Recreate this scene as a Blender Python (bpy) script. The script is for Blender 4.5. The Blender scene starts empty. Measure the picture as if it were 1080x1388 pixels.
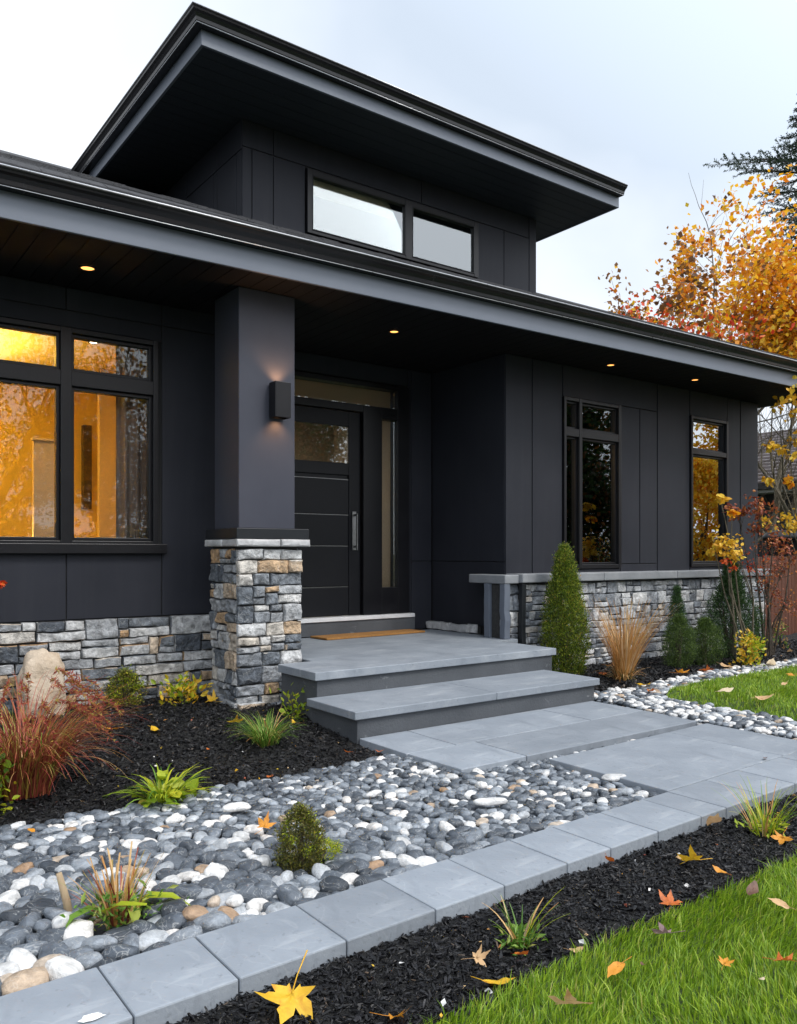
import bpy, bmesh, math, random
import numpy as np
from mathutils import Vector, Matrix, noise

SC = bpy.context.scene
COL = SC.collection
R = math.radians

# ------------------------------------------------------------------ camera
CAM_Z = 1.10
AZ = math.atan2(1495.0, 1107.0)               # angle between the house front and the view direction
cam_d = bpy.data.cameras.new('camera')
cam = bpy.data.objects.new('camera', cam_d)
COL.objects.link(cam)
cam.location = (0, 0, CAM_Z)
cam.rotation_euler = (R(90), 0, AZ - R(90))
cam_d.sensor_fit = 'HORIZONTAL'
cam_d.sensor_width = 36.0
cam_d.lens = 36.0 * 1107.0 / 1080.0
cam_d.shift_y = 56.0 / 1080.0
cam_d.clip_start = 0.05
cam_d.clip_end = 2000
SC.camera = cam

# ------------------------------------------------------------------ world: bright broken overcast
SUN_EL, SUN_AZ = R(50), R(-68)                # azimuth measured from +X towards +Y
SUN_DIR = Vector((math.cos(SUN_EL) * math.cos(SUN_AZ), math.cos(SUN_EL) * math.sin(SUN_AZ), math.sin(SUN_EL)))
W = bpy.data.worlds.new('World')
SC.world = W
W.use_nodes = True
wt = W.node_tree
wt.nodes.clear()
def wn(t, **k):
    n = wt.nodes.new(t)
    for a, b in k.items():
        setattr(n, a, b)
    return n
w_out = wn('ShaderNodeOutputWorld'); w_bg = wn('ShaderNodeBackground')
w_bg.inputs['Strength'].default_value = 0.1
sky = wn('ShaderNodeTexSky', sky_type='NISHITA', sun_disc=False)
sky.sun_elevation = SUN_EL
sky.sun_rotation = R(90) - SUN_AZ
sky.air_density = 1.5; sky.dust_density = 4.0
w_tc = wn('ShaderNodeTexCoord')
w_no = wn('ShaderNodeTexNoise'); w_no.inputs['Scale'].default_value = 1.6; w_no.inputs['Detail'].default_value = 5
w_no.inputs['Roughness'].default_value = 0.45
w_no.inputs['Distortion'].default_value = 0.4
w_ramp = wn('ShaderNodeValToRGB')
w_ramp.color_ramp.elements[0].position = 0.36; w_ramp.color_ramp.elements[0].color = (0.60, 0.685, 0.80, 1)
w_ramp.color_ramp.elements[1].position = 0.60; w_ramp.color_ramp.elements[1].color = (0.98, 1.02, 1.08, 1)
# thicker, greyer bank of cloud high over the house; brighter cloud round the veiled sun
def dotramp(vec, a, b, c, d):
    n = wn('ShaderNodeVectorMath', operation='DOT_PRODUCT')
    n.inputs[1].default_value = Vector(vec).normalized()
    m = wn('ShaderNodeMapRange', clamp=True)
    m.inputs['From Min'].default_value = a; m.inputs['From Max'].default_value = b
    m.inputs['To Min'].default_value = c; m.inputs['To Max'].default_value = d
    wt.links.new(w_tc.outputs['Generated'], n.inputs[0]); wt.links.new(n.outputs['Value'], m.inputs['Value'])
    return m
bank = dotramp((0.56, 0.68, 0.66), 0.88, 1.0, -0.04, 0.20)
sub = wn('ShaderNodeMath', operation='SUBTRACT')
wt.links.new(w_tc.outputs['Generated'], w_no.inputs['Vector'])
wt.links.new(w_no.outputs['Fac'], sub.inputs[0]); wt.links.new(bank.outputs['Result'], sub.inputs[1])
wt.links.new(sub.outputs[0], w_ramp.inputs['Fac'])
glow = dotramp(SUN_DIR, 0.15, 0.98, 9.6, 22.0)
w_mul = wn('ShaderNodeVectorMath', operation='SCALE')
wt.links.new(w_ramp.outputs['Color'], w_mul.inputs[0]); wt.links.new(glow.outputs['Result'], w_mul.inputs['Scale'])
w_mix = wn('ShaderNodeMix', data_type='RGBA')
w_mix.inputs['Factor'].default_value = 0.92
wt.links.new(sky.outputs['Color'], w_mix.inputs['A']); wt.links.new(w_mul.outputs['Vector'], w_mix.inputs['B'])
wt.links.new(w_mix.outputs['Result'], w_bg.inputs['Color'])
wt.links.new(w_bg.outputs['Background'], w_out.inputs['Surface'])

sun_d = bpy.data.lights.new('sun', 'SUN')
sun_d.energy = 1.5; sun_d.angle = R(15); sun_d.color = (1.0, 0.95, 0.88)
sun = bpy.data.objects.new('sun', sun_d); COL.objects.link(sun)
sun.rotation_euler = SUN_DIR.to_track_quat('Z', 'Y').to_euler()
sun.location = (0, 0, 20)

vs = SC.view_settings
SC.display_settings.display_device = 'sRGB'
vs.view_transform = 'Standard'; vs.look = 'None'; vs.exposure = 0.38; vs.gamma = 1.0; vs.use_curve_mapping = False
SC.cycles.max_bounces = 8; SC.cycles.transparent_max_bounces = 12
SC.cycles.use_denoising = True
SC.cycles.sample_clamp_indirect = 6.0

# ------------------------------------------------------------------ object helpers
def tag(o, label=None, cat=None, group=None, kind=None):
    if label: o['label'] = label
    if cat: o['category'] = cat
    if group: o['group'] = group
    if kind: o['kind'] = kind
    return o

def empty(name, loc, label, cat, group=None, rz=0.0):
    o = bpy.data.objects.new(name, None)
    o.empty_display_size = 0.1
    o.location = loc; o.rotation_euler = (0, 0, rz)
    COL.objects.link(o)
    return tag(o, label, cat, group)

def link(name, me, parent=None, loc=None):
    o = bpy.data.objects.new(name, me)
    COL.objects.link(o)
    if parent is not None:
        o.parent = parent
    if loc is not None:
        o.location = loc
    return o

def np_mesh(name, V, F, mats, midx=None, smooth=False):
    """mesh from numpy verts and one array of faces (all same size) or a list of such arrays"""
    me = bpy.data.meshes.new(name)
    V = np.asarray(V, dtype=np.float32)
    Fs = F if isinstance(F, list) else [F]
    Fs = [np.asarray(f, dtype=np.int32) for f in Fs if len(f)]
    tot = np.concatenate([np.full(len(f), f.shape[1], np.int32) for f in Fs])
    idx = np.concatenate([f.ravel() for f in Fs])
    me.vertices.add(len(V)); me.vertices.foreach_set('co', V.ravel())
    me.loops.add(len(idx)); me.loops.foreach_set('vertex_index', idx)
    me.polygons.add(len(tot))
    st = np.concatenate([[0], np.cumsum(tot)[:-1]]).astype(np.int32)
    me.polygons.foreach_set('loop_start', st)
    me.polygons.foreach_set('loop_total', tot)
    for m in (mats if isinstance(mats, (list, tuple)) else [mats]):
        me.materials.append(m)
    if midx is not None:
        me.polygons.foreach_set('material_index', np.asarray(midx, np.int32))
    me.polygons.foreach_set('use_smooth', np.full(len(tot), smooth, dtype=bool))
    me.update(calc_edges=True)
    me.validate()
    return me

class MB:
    def __init__(s):
        s.v = []; s.f = []; s.m = []
    def add(s, vs_, fs_, m=0):
        b = len(s.v)
        s.v.extend(tuple(p) for p in vs_)
        for f in fs_:
            s.f.append([b + i for i in f]); s.m.append(m)
    def box(s, x0, x1, y0, y1, z0, z1, m=0):
        s.add([(x0,y0,z0),(x1,y0,z0),(x1,y1,z0),(x0,y1,z0),(x0,y0,z1),(x1,y0,z1),(x1,y1,z1),(x0,y1,z1)],
              [(0,3,2,1),(4,5,6,7),(0,1,5,4),(1,2,6,5),(2,3,7,6),(3,0,4,7)], m)
    def prism(s, poly, z0, z1, m=0):
        n = len(poly)
        s.add([(p[0], p[1], z0) for p in poly] + [(p[0], p[1], z1) for p in poly],
              [tuple(range(n))[::-1], tuple(range(n, 2*n))] + [(i, (i+1) % n, n+(i+1) % n, n+i) for i in range(n)], m)
    def loft(s, rings, closed=True, caps=True, m=0):
        n = len(rings[0]); vs_ = [p for r in rings for p in r]; fs_ = []
        for k in range(len(rings)-1):
            for i in range(n if closed else n-1):
                j = (i+1) % n
                fs_.append((k*n+i, k*n+j, (k+1)*n+j, (k+1)*n+i))
        if caps and closed:
            fs_.append(tuple(range(n))[::-1]); fs_.append(tuple((len(rings)-1)*n+i for i in range(n)))
        s.add(vs_, fs_, m)
    def tube(s, pts, radii, n=8, m=0, caps=True):
        pts = [Vector(p) for p in pts]
        rings = []
        up = Vector((0.13, 0.31, 0.94))
        for i, p in enumerate(pts):
            d = (pts[min(i+1, len(pts)-1)] - pts[max(i-1, 0)])
            if d.length < 1e-9: d = Vector((0, 0, 1))
            d.normalize()
            a = d.cross(up)
            if a.length < 0.05: a = d.cross(Vector((1, 0, 0)))
            a.normalize(); b = d.cross(a)
            r = radii[i] if isinstance(radii, (list, tuple)) else radii
            rings.append([p + (a*math.cos(t) + b*math.sin(t))*r for t in (2*math.pi*k/n for k in range(n))])
        s.loft(rings, True, caps, m)
    def build(s, name, mats, parent=None, bevel=0.0, smooth=False, seg=2, xf=None):
        me = bpy.data.meshes.new(name)
        vv = [xf(p) for p in s.v] if xf else s.v
        me.from_pydata(vv, [], s.f)
        mats = mats if isinstance(mats, (list, tuple)) else [mats]
        for m in mats: me.materials.append(m)
        me.polygons.foreach_set('material_index', s.m)
        bm = bmesh.new(); bm.from_mesh(me)
        bmesh.ops.recalc_face_normals(bm, faces=bm.faces)
        bm.to_mesh(me); bm.free()
        me.polygons.foreach_set('use_smooth', [bool(smooth)]*len(me.polygons))
        me.update()
        o = link(name, me, parent)
        if bevel > 0:
            b = o.modifiers.new('bevel', 'BEVEL'); b.width = bevel; b.segments = seg; b.limit_method = 'ANGLE'; b.angle_limit = R(40)
        return o

def ground_point(x, y, z=0.0):
    """where the sight line through a point of the 1080 x 1388 survey photograph meets the level z"""
    u = (x - 540) / 1107.0; v = -(y - 750) / 1107.0
    fx, fy, rx, ry = math.cos(AZ), math.sin(AZ), math.sin(AZ), -math.cos(AZ)
    t = (z - CAM_Z) / v
    return Vector(((fx + u*rx)*t, (fy + u*ry)*t, z))

# ------------------------------------------------------------------ materials
def new_mat(name):
    m = bpy.data.materials.new(name); m.use_nodes = True
    nt = m.node_tree; nt.nodes.clear()
    return m, nt
def node(nt, t, ins=None, **k):
    n = nt.nodes.new(t)
    for a, b in k.items(): setattr(n, a, b)
    for a, b in (ins or {}).items(): n.inputs[a].default_value = b
    return n
def rgba(c): return (c[0], c[1], c[2], 1.0)

def surf(name, c1, c2=None, scale=4.0, rough=0.6, rvar=0.1, bump=0.0, bscale=40.0, metallic=0.0, detail=6.0, stretch=(1,1,1), spec=0.5, extra=None, coat=0.0, bdist=0.01):
    """mottled principled surface in object space"""
    m, nt = new_mat(name); L = nt.links.new
    out = node(nt, 'ShaderNodeOutputMaterial'); p = node(nt, 'ShaderNodeBsdfPrincipled')
    tc = node(nt, 'ShaderNodeTexCoord'); mp = node(nt, 'ShaderNodeMapping'); mp.inputs['Scale'].default_value = stretch
    L(tc.outputs['Object'], mp.inputs['Vector'])
    n1 = node(nt, 'ShaderNodeTexNoise', {'Scale': scale, 'Detail': detail, 'Roughness': 0.6}); L(mp.outputs['Vector'], n1.inputs['Vector'])
    r = node(nt, 'ShaderNodeValToRGB')
    r.color_ramp.elements[0].position = 0.3; r.color_ramp.elements[1].position = 0.7
    r.color_ramp.elements[0].color = rgba(c1); r.color_ramp.elements[1].color = rgba(c2 or c1)
    L(n1.outputs['Fac'], r.inputs['Fac'])
    col = r.outputs['Color']
    if extra: col = extra(nt, mp, col)
    L(col, p.inputs['Base Color'])
    mr = node(nt, 'ShaderNodeMapRange', {'To Min': rough - rvar, 'To Max': rough + rvar}); L(n1.outputs['Fac'], mr.inputs['Value'])
    L(mr.outputs['Result'], p.inputs['Roughness'])
    p.inputs['Metallic'].default_value = metallic; p.inputs['Specular IOR Level'].default_value = spec
    p.inputs['Coat Weight'].default_value = coat
    if bump > 0:
        n2 = node(nt, 'ShaderNodeTexNoise', {'Scale': bscale, 'Detail': 5.0, 'Roughness': 0.65}); L(mp.outputs['Vector'], n2.inputs['Vector'])
        b = node(nt, 'ShaderNodeBump', {'Strength': bump, 'Distance': bdist}); L(n2.outputs['Fac'], b.inputs['Height']); L(b.outputs['Normal'], p.inputs['Normal'])
    L(p.outputs['BSDF'], out.inputs['Surface'])
    return m

def ramp_mat(name, stops, rough=0.6, mottle=0.35, mscale=14.0, bump=0.3, bscale=60.0, spec=0.5, per='island', translucent=0.0, veins=0.0, bdist=0.004, interp='LINEAR', mlow=0.45):
    """every separate piece takes its own colour from the ramp, with mottling inside the piece"""
    m, nt = new_mat(name); L = nt.links.new
    out = node(nt, 'ShaderNodeOutputMaterial'); p = node(nt, 'ShaderNodeBsdfPrincipled')
    geo = node(nt, 'ShaderNodeNewGeometry'); tc = node(nt, 'ShaderNodeTexCoord')
    fac = geo.outputs['Random Per Island']
    vec = tc.outputs['Object']
    if per == 'object':
        oi = node(nt, 'ShaderNodeObjectInfo'); fac = oi.outputs['Random']
    r = node(nt, 'ShaderNodeValToRGB'); r.color_ramp.interpolation = interp
    els = r.color_ramp.elements
    els[0].position, els[0].color = stops[0][0], rgba(stops[0][1])
    els[1].position, els[1].color = stops[-1][0], rgba(stops[-1][1])
    for s_, c in stops[1:-1]:
        e = els.new(s_); e.color = rgba(c)
    L(fac, r.inputs['Fac'])
    # shift the noise from piece to piece
    comb = node(nt, 'ShaderNodeCombineXYZ')
    ms = node(nt, 'ShaderNodeMath', operation='MULTIPLY'); ms.inputs[1].default_value = 37.0
    L(fac, ms.inputs[0]); L(ms.outputs[0], comb.inputs['X']); L(ms.outputs[0], comb.inputs['Z'])
    add = node(nt, 'ShaderNodeVectorMath', operation='ADD'); L(vec, add.inputs[0]); L(comb.outputs[0], add.inputs[1])
    n1 = node(nt, 'ShaderNodeTexNoise', {'Scale': mscale, 'Detail': 6.0, 'Roughness': 0.65, 'Distortion': 0.6}); L(add.outputs[0], n1.inputs['Vector'])
    mr = node(nt, 'ShaderNodeMapRange', {'From Min': 0.3, 'From Max': 0.72, 'To Min': mlow, 'To Max': 1.35}); L(n1.outputs['Fac'], mr.inputs['Value'])
    mx = node(nt, 'ShaderNodeMix', data_type='RGBA', blend_type='MULTIPLY'); mx.inputs['Factor'].default_value = mottle
    cc = node(nt, 'ShaderNodeCombineColor')
    for k in range(3): L(mr.outputs['Result'], cc.inputs[k])
    L(r.outputs['Color'], mx.inputs['A']); L(cc.outputs['Color'], mx.inputs['B'])
    col = mx.outputs['Result']
    if veins > 0:
        nv = node(nt, 'ShaderNodeTexNoise', {'Scale': mscale*0.6, 'Detail': 3.0, 'Roughness': 0.5, 'Distortion': 1.2}); L(add.outputs[0], nv.inputs['Vector'])
        rv = node(nt, 'ShaderNodeValToRGB'); e = rv.color_ramp.elements
        e[0].position, e[0].color = 0.485, (0,0,0,1); e[1].position, e[1].color = 0.515, (0,0,0,1)
        e2 = e.new(0.5); e2.color = (1,1,1,1)
        L(nv.outputs['Fac'], rv.inputs['Fac'])
        mv = node(nt, 'ShaderNodeMix', data_type='RGBA'); mv.inputs['B'].default_value = (0.6,0.6,0.58,1)
        mm = node(nt, 'ShaderNodeMath', operation='MULTIPLY'); mm.inputs[1].default_value = veins
        L(rv.outputs['Color'], mm.inputs[0]); L(mm.outputs[0], mv.inputs['Factor']); L(col, mv.inputs['A'])
        col = mv.outputs['Result']
    L(col, p.inputs['Base Color']); p.inputs['Roughness'].default_value = rough; p.inputs['Specular IOR Level'].default_value = spec
    if bump > 0:
        n2 = node(nt, 'ShaderNodeTexNoise', {'Scale': bscale, 'Detail': 5.0, 'Roughness': 0.6}); L(add.outputs[0], n2.inputs['Vector'])
        b = node(nt, 'ShaderNodeBump', {'Strength': bump, 'Distance': bdist}); L(n2.outputs['Fac'], b.inputs['Height']); L(b.outputs['Normal'], p.inputs['Normal'])
    sh = p.outputs['BSDF']
    if translucent > 0:
        t = node(nt, 'ShaderNodeBsdfTranslucent'); L(col, t.inputs['Color'])
        ms_ = node(nt, 'ShaderNodeMixShader'); ms_.inputs[0].default_value = translucent
        L(sh, ms_.inputs[1]); L(t.outputs[0], ms_.inputs[2]); sh = ms_.outputs[0]
    L(sh, out.inputs['Surface'])
    return m

def emit(name, c, s):
    m, nt = new_mat(name)
    out = node(nt, 'ShaderNodeOutputMaterial'); e = node(nt, 'ShaderNodeEmission'); e.inputs['Color'].default_value = rgba(c); e.inputs['Strength'].default_value = s
    nt.links.new(e.outputs[0], out.inputs['Surface'])
    return m

def glass(name, tint, refl, rough=0.0, wave=0.0):
    m, nt = new_mat(name); L = nt.links.new
    out = node(nt, 'ShaderNodeOutputMaterial')
    t = node(nt, 'ShaderNodeBsdfTransparent'); t.inputs['Color'].default_value = rgba(tint)
    g = node(nt, 'ShaderNodeBsdfGlossy'); g.inputs['Roughness'].default_value = rough; g.inputs['Color'].default_value = (0.92, 0.97, 1.0, 1)
    if wave > 0:                                  # float-glass waviness
        tc = node(nt, 'ShaderNodeTexCoord'); n = node(nt, 'ShaderNodeTexNoise', {'Scale': 3.0, 'Detail': 1.0}); L(tc.outputs['Object'], n.inputs['Vector'])
        b = node(nt, 'ShaderNodeBump', {'Strength': wave, 'Distance': 0.01}); L(n.outputs['Fac'], b.inputs['Height']); L(b.outputs['Normal'], g.inputs['Normal'])
    lw = node(nt, 'ShaderNodeFresnel', {'IOR': 1.5})
    mr = node(nt, 'ShaderNodeMapRange', {'From Min': 0.04, 'From Max': 1.0, 'To Min': refl, 'To Max': 1.0}); L(lw.outputs['Fac'], mr.inputs['Value'])
    mx = node(nt, 'ShaderNodeMixShader'); L(mr.outputs['Result'], mx.inputs[0]); L(t.outputs[0], mx.inputs[1]); L(g.outputs[0], mx.inputs[2])
    L(mx.outputs[0], out.inputs['Surface'])
    return m

def streaks(c, amt, scale=(1.0, 1.0, 1.0), lo=0.55, hi=0.75, sc=6.0):
    def f(nt, mp, col):
        L = nt.links.new
        m2 = node(nt, 'ShaderNodeMapping'); m2.inputs['Scale'].default_value = scale; L(mp.outputs['Vector'], m2.inputs['Vector'])
        n = node(nt, 'ShaderNodeTexNoise', {'Scale': sc, 'Detail': 4.0, 'Roughness': 0.6, 'Distortion': 0.5}); L(m2.outputs['Vector'], n.inputs['Vector'])
        mr = node(nt, 'ShaderNodeMapRange', {'From Min': lo, 'From Max': hi, 'To Max': amt}); L(n.outputs['Fac'], mr.inputs['Value'])
        mx = node(nt, 'ShaderNodeMix', data_type='RGBA'); mx.inputs['B'].default_value = rgba(c)
        L(mr.outputs['Result'], mx.inputs['Factor']); L(col, mx.inputs['A'])
        return mx.outputs['Result']
    return f

M = {}
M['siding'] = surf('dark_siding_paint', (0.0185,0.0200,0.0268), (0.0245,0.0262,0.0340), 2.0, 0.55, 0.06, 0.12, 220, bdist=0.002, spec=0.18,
                   extra=streaks((0.032,0.034,0.041), .45, (5, 5, .35), .50, .80, 2.2))
M['seam'] = surf('dark_seam', (0.008,0.008,0.009), None, 4, 0.8)
M['shaft'] = surf('column_paint', (0.043,0.046,0.062), (0.052,0.055,0.072), 2.5, 0.5, 0.05, 0.12, 200, bdist=0.002, spec=0.25)
M['lip_glint'] = surf('bead_highlight_metal', (0.42,0.43,0.46), (0.58,0.59,0.62), 8, 0.3, 0.1, metallic=0.6)  # pale metal imitating the sky highlight along the black gutter edges
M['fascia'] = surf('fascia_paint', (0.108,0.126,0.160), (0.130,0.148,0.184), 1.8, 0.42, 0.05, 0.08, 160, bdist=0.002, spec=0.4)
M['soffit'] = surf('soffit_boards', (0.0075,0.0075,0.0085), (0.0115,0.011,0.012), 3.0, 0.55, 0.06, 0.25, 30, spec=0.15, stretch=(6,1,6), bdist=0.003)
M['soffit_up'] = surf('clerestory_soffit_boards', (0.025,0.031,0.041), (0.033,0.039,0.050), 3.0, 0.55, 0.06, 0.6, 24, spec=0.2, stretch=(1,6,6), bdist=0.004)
M['gutter'] = surf('gutter_metal', (0.011,0.011,0.013), (0.015,0.015,0.017), 3.0, 0.26, 0.05, 0.05, 30, spec=0.32)
M['frame'] = surf('window_frame_black', (0.006,0.006,0.008), (0.009,0.009,0.011), 4, 0.36, 0.06, spec=0.3)
M['door'] = surf('door_paint', (0.0055,0.006,0.0085), (0.0075,0.008,0.0105), 3, 0.42, 0.05, 0.08, 90, spec=0.25)
M['cap'] = surf('black_metal_cap', (0.012,0.014,0.017), (0.016,0.018,0.021), 3, 0.38, 0.08, spec=0.35)
M['chrome'] = surf('brushed_metal', (0.20,0.20,0.20), (0.28,0.28,0.28), 30, 0.32, 0.08, metallic=1.0)
M['threshold'] = surf('threshold_metal', (0.55,0.56,0.58), (0.70,0.71,0.72), 6, 0.4, 0.1)
def slate_extra(nt, mp, col):
    L = nt.links.new
    col = streaks((0.44,0.46,0.48), 0.55, (1.0, 5.0, 1.0), 0.56, 0.80, 3.0)(nt, mp, col)
    col = streaks((0.10,0.115,0.135), 0.6, (4.0, 1.2, 1.0), 0.58, 0.85, 2.2)(nt, mp, col)
    col = streaks((0.12,0.135,0.155), 0.7, (1.0, 1.0, 1.0), 0.60, 0.75, 38.0)(nt, mp, col)
    col = streaks((0.46,0.49,0.52), 0.5, (1.0, 1.0, 1.0), 0.66, 0.78, 75.0)(nt, mp, col)
    nv = node(nt, 'ShaderNodeTexNoise', {'Scale': 2.6, 'Detail': 4.0, 'Roughness': 0.45, 'Distortion': 0.9}); L(mp.outputs['Vector'], nv.inputs['Vector'])
    rv = node(nt, 'ShaderNodeValToRGB'); e = rv.color_ramp.elements       # thin pale calcite veins
    e[0].position, e[0].color = 0.493, (0,0,0,1); e[1].position, e[1].color = 0.507, (0,0,0,1)
    e2 = e.new(0.5); e2.color = (0.09,0.09,0.09,1)
    L(nv.outputs['Fac'], rv.inputs['Fac'])
    mv = node(nt, 'ShaderNodeMix', data_type='RGBA'); mv.inputs['B'].default_value = (0.55,0.57,0.58,1)
    L(rv.outputs['Color'], mv.inputs['Factor']); L(col, mv.inputs['A'])
    oi = node(nt, 'ShaderNodeObjectInfo'); mr = node(nt, 'ShaderNodeMapRange', {'To Min': 0.86, 'To Max': 1.10}); L(oi.outputs['Random'], mr.inputs['Value'])
    sc_ = node(nt, 'ShaderNodeVectorMath', operation='SCALE'); L(mv.outputs['Result'], sc_.inputs[0]); L(mr.outputs['Result'], sc_.inputs['Scale'])
    return sc_.outputs['Vector']
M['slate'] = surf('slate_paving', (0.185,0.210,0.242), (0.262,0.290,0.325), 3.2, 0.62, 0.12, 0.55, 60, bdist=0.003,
                  extra=slate_extra)
M['slab_edge'] = surf('slate_edge', (0.17,0.19,0.21), (0.23,0.25,0.27), 5, 0.6, 0.1, 0.4, 60)
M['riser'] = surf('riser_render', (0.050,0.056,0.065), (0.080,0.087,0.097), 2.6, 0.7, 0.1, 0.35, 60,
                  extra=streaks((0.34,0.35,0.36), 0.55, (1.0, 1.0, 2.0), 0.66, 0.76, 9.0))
M['mortar'] = surf('mortar_dark', (0.020,0.020,0.021), (0.040,0.039,0.038), 30, 0.9, 0.05, 0.6, 80)
M['stone'] = ramp_mat('ledgestone', [(0.0,(0.085,0.098,0.118)),(0.14,(0.15,0.170,0.195)),(0.30,(0.27,0.288,0.312)),(0.46,(0.43,0.44,0.452)),(0.62,(0.60,0.60,0.595)),
                                     (0.80,(0.60,0.54,0.46)),(0.92,(0.57,0.42,0.28)),(1.0,(0.56,0.33,0.15))], 0.78, 0.95, 15.0, 1.0, 60.0, bdist=0.016, mlow=0.25, veins=.25)
M['stone_grey'] = ramp_mat('ledgestone_grey', [(0.0,(0.13,0.148,0.172)),(0.25,(0.25,0.27,0.30)),(0.5,(0.40,0.42,0.45)),(0.75,(0.58,0.585,0.59)),
                                     (0.93,(0.66,0.65,0.64)),(1.0,(0.55,0.48,0.40))], 0.78, 0.95, 15.0, 1.0, 60.0, bdist=0.016, mlow=0.30, veins=.25)
M['stonecap'] = ramp_mat('cap_stone', [(0.0,(0.34,0.345,0.355)),(1.0,(0.52,0.52,0.52))], 0.7, 0.7, 9.0, 0.5, 50.0, bdist=0.006)
M['ledge'] = surf('ledge_cast_stone', (0.17,0.18,0.195), (0.27,0.28,0.295), 4, 0.6, 0.1, 0.35, 50)
M['shingle'] = surf('roof_shingle', (0.022,0.023,0.026), (0.050,0.050,0.055), 30, 0.85, 0.05, 0.8, 120)
M['mat'] = surf('coir_mat', (0.30,0.14,0.035), (0.44,0.215,0.06), 60, 0.95, 0.02, 1.0, 260, bdist=0.01)
M['tan'] = surf('tan_blind', (0.60,0.52,0.41), (0.66,0.57,0.45), 1.5, 0.8, 0.05, 0.2, 200)
M['olive'] = surf('olive_reflection_strip', (0.66,0.62,0.46), (0.70,0.66,0.50), 1.5, 0.8, 0.05)  # olive tone stands for the soffit reflection and lit ceiling
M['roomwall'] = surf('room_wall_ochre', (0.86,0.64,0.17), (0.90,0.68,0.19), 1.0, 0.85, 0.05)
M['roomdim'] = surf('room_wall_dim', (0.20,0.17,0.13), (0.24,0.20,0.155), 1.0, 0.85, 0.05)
M['curtain'] = surf('curtain_cloth', (0.17,0.135,0.125), (0.23,0.185,0.165), 4.0, 0.9, 0.05, 0.2, 120, stretch=(8,8,0.6))
M['tanwall'] = surf('tan_partition', (0.62,0.47,0.30), (0.66,0.50,0.33), 1.0, 0.85)
M['darkwood'] = surf('dark_wood', (0.035,0.022,0.015), (0.055,0.034,0.022), 5.0, 0.5, 0.1, stretch=(6,6,1))
M['glass'] = glass('window_glass', (0.95,0.95,0.93), 0.036)
M['glass_right'] = glass('reflective_glass', (0.75,0.72,0.64), 0.34, wave=0.006)
M['glass_hi'] = glass('coated_glass', (0.90,0.90,0.86), 0.185, wave=0.006)
M['glass_dark'] = glass('tinted_glass', (0.80,0.74,0.62), 0.10, wave=0.006)
M['glass_door'] = glass('door_glass', (0.92,0.92,0.90), 0.10, wave=0.006)
M['lens'] = emit('warm_lens', (1.0, 0.42, 0.10), 2.2)
M['lens_room'] = emit('room_lens', (1.0, 0.86, 0.62), 12.0)
M['mulch_base'] = surf('mulch_soil', (0.004,0.004,0.004), (0.010,0.0095,0.009), 50, 0.9, 0.05, 1.0, 90, bdist=0.02)
M['chip'] = ramp_mat('mulch_chip', [(0.0,(0.003,0.003,0.0035)),(0.7,(0.008,0.008,0.0095)),(0.95,(0.020,0.020,0.023)),(0.988,(0.035,0.032,0.03)),(1.0,(0.11,0.075,0.05))], 0.36, 0.4, 60, 0.3, 200, spec=0.28)
M['peb_base'] = surf('pebble_bed', (0.030,0.033,0.037), (0.07,0.075,0.08), 30, 0.8, 0.05, 1.0, 60, bdist=0.02)
PG = [(0.0,(0.038,0.047,0.060)),(0.35,(0.085,0.102,0.125)),(0.65,(0.150,0.173,0.203)),(0.88,(0.28,0.31,0.345)),(1.0,(0.46,0.48,0.50))]
PW = [(0.0,(0.58,0.58,0.575)),(0.6,(0.76,0.755,0.74)),(1.0,(0.68,0.64,0.60))]
PT = [(0.0,(0.34,0.21,0.12)),(0.5,(0.46,0.35,0.25)),(1.0,(0.55,0.46,0.37))]
for k_, st_ in (('grey', PG), ('white', PW), ('tan', PT)):
    M['peb_'+k_+'_o'] = ramp_mat('pebble_'+k_, st_, 0.46, 0.72, 1.5, 0.32, 7.0, per='object', veins=0.4 if k_ == 'grey' else 0.15, bdist=0.10, mlow=0.32)
    M['peb_'+k_] = ramp_mat('pebble_'+k_+'_loose', st_, 0.50, 0.9, 42, 0.5, 170, veins=0.35 if k_ == 'grey' else 0.1, bdist=0.003, mlow=0.35)
M['soil'] = surf('ground_soil', (0.03,0.045,0.015), (0.05,0.07,0.02), 20, 0.95)
M['lawn'] = surf('lawn_soil', (0.035,0.06,0.012), (0.06,0.10,0.02), 25, 0.95, 0.02, 0.8, 80, bdist=0.02)
M['grass'] = ramp_mat('grass_blades', [(0.0,(0.09,0.18,0.008)),(0.4,(0.18,0.32,0.014)),(0.75,(0.29,0.44,0.022)),(0.94,(0.40,0.52,0.04)),(1.0,(0.48,0.44,0.13))], 0.5, 0.65, 2.5, 0, translucent=0.35, mlow=0.55)
M['road'] = surf('asphalt', (0.045,0.045,0.047), (0.065,0.065,0.068), 40, 0.85, 0.05, 0.6, 150)
M['bark'] = surf('bark', (0.055,0.042,0.030), (0.12,0.095,0.07), 14, 0.9, 0.05, 1.0, 40, stretch=(3,3,0.6), bdist=0.03)
M['bark_pale'] = surf('bark_pale', (0.10,0.085,0.055), (0.20,0.17,0.12), 14, 0.9, 0.05, 1.0, 40, stretch=(3,3,0.6), bdist=0.03)
M['orange'] = ramp_mat('maple_leaf', [(0.0,(0.58,0.16,0.010)),(0.25,(0.74,0.27,0.010)),(0.6,(0.84,0.42,0.014)),(0.9,(0.86,0.55,0.022)),(1.0,(0.46,0.36,0.03))], 0.5, 0.2, 6, 0, translucent=0.45)
M['brownleaf'] = ramp_mat('brown_leaf', [(0.0,(0.10,0.055,0.03)),(0.5,(0.20,0.09,0.03)),(1.0,(0.36,0.16,0.035))], 0.6, 0.2, 6, 0, translucent=0.25)
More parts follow.
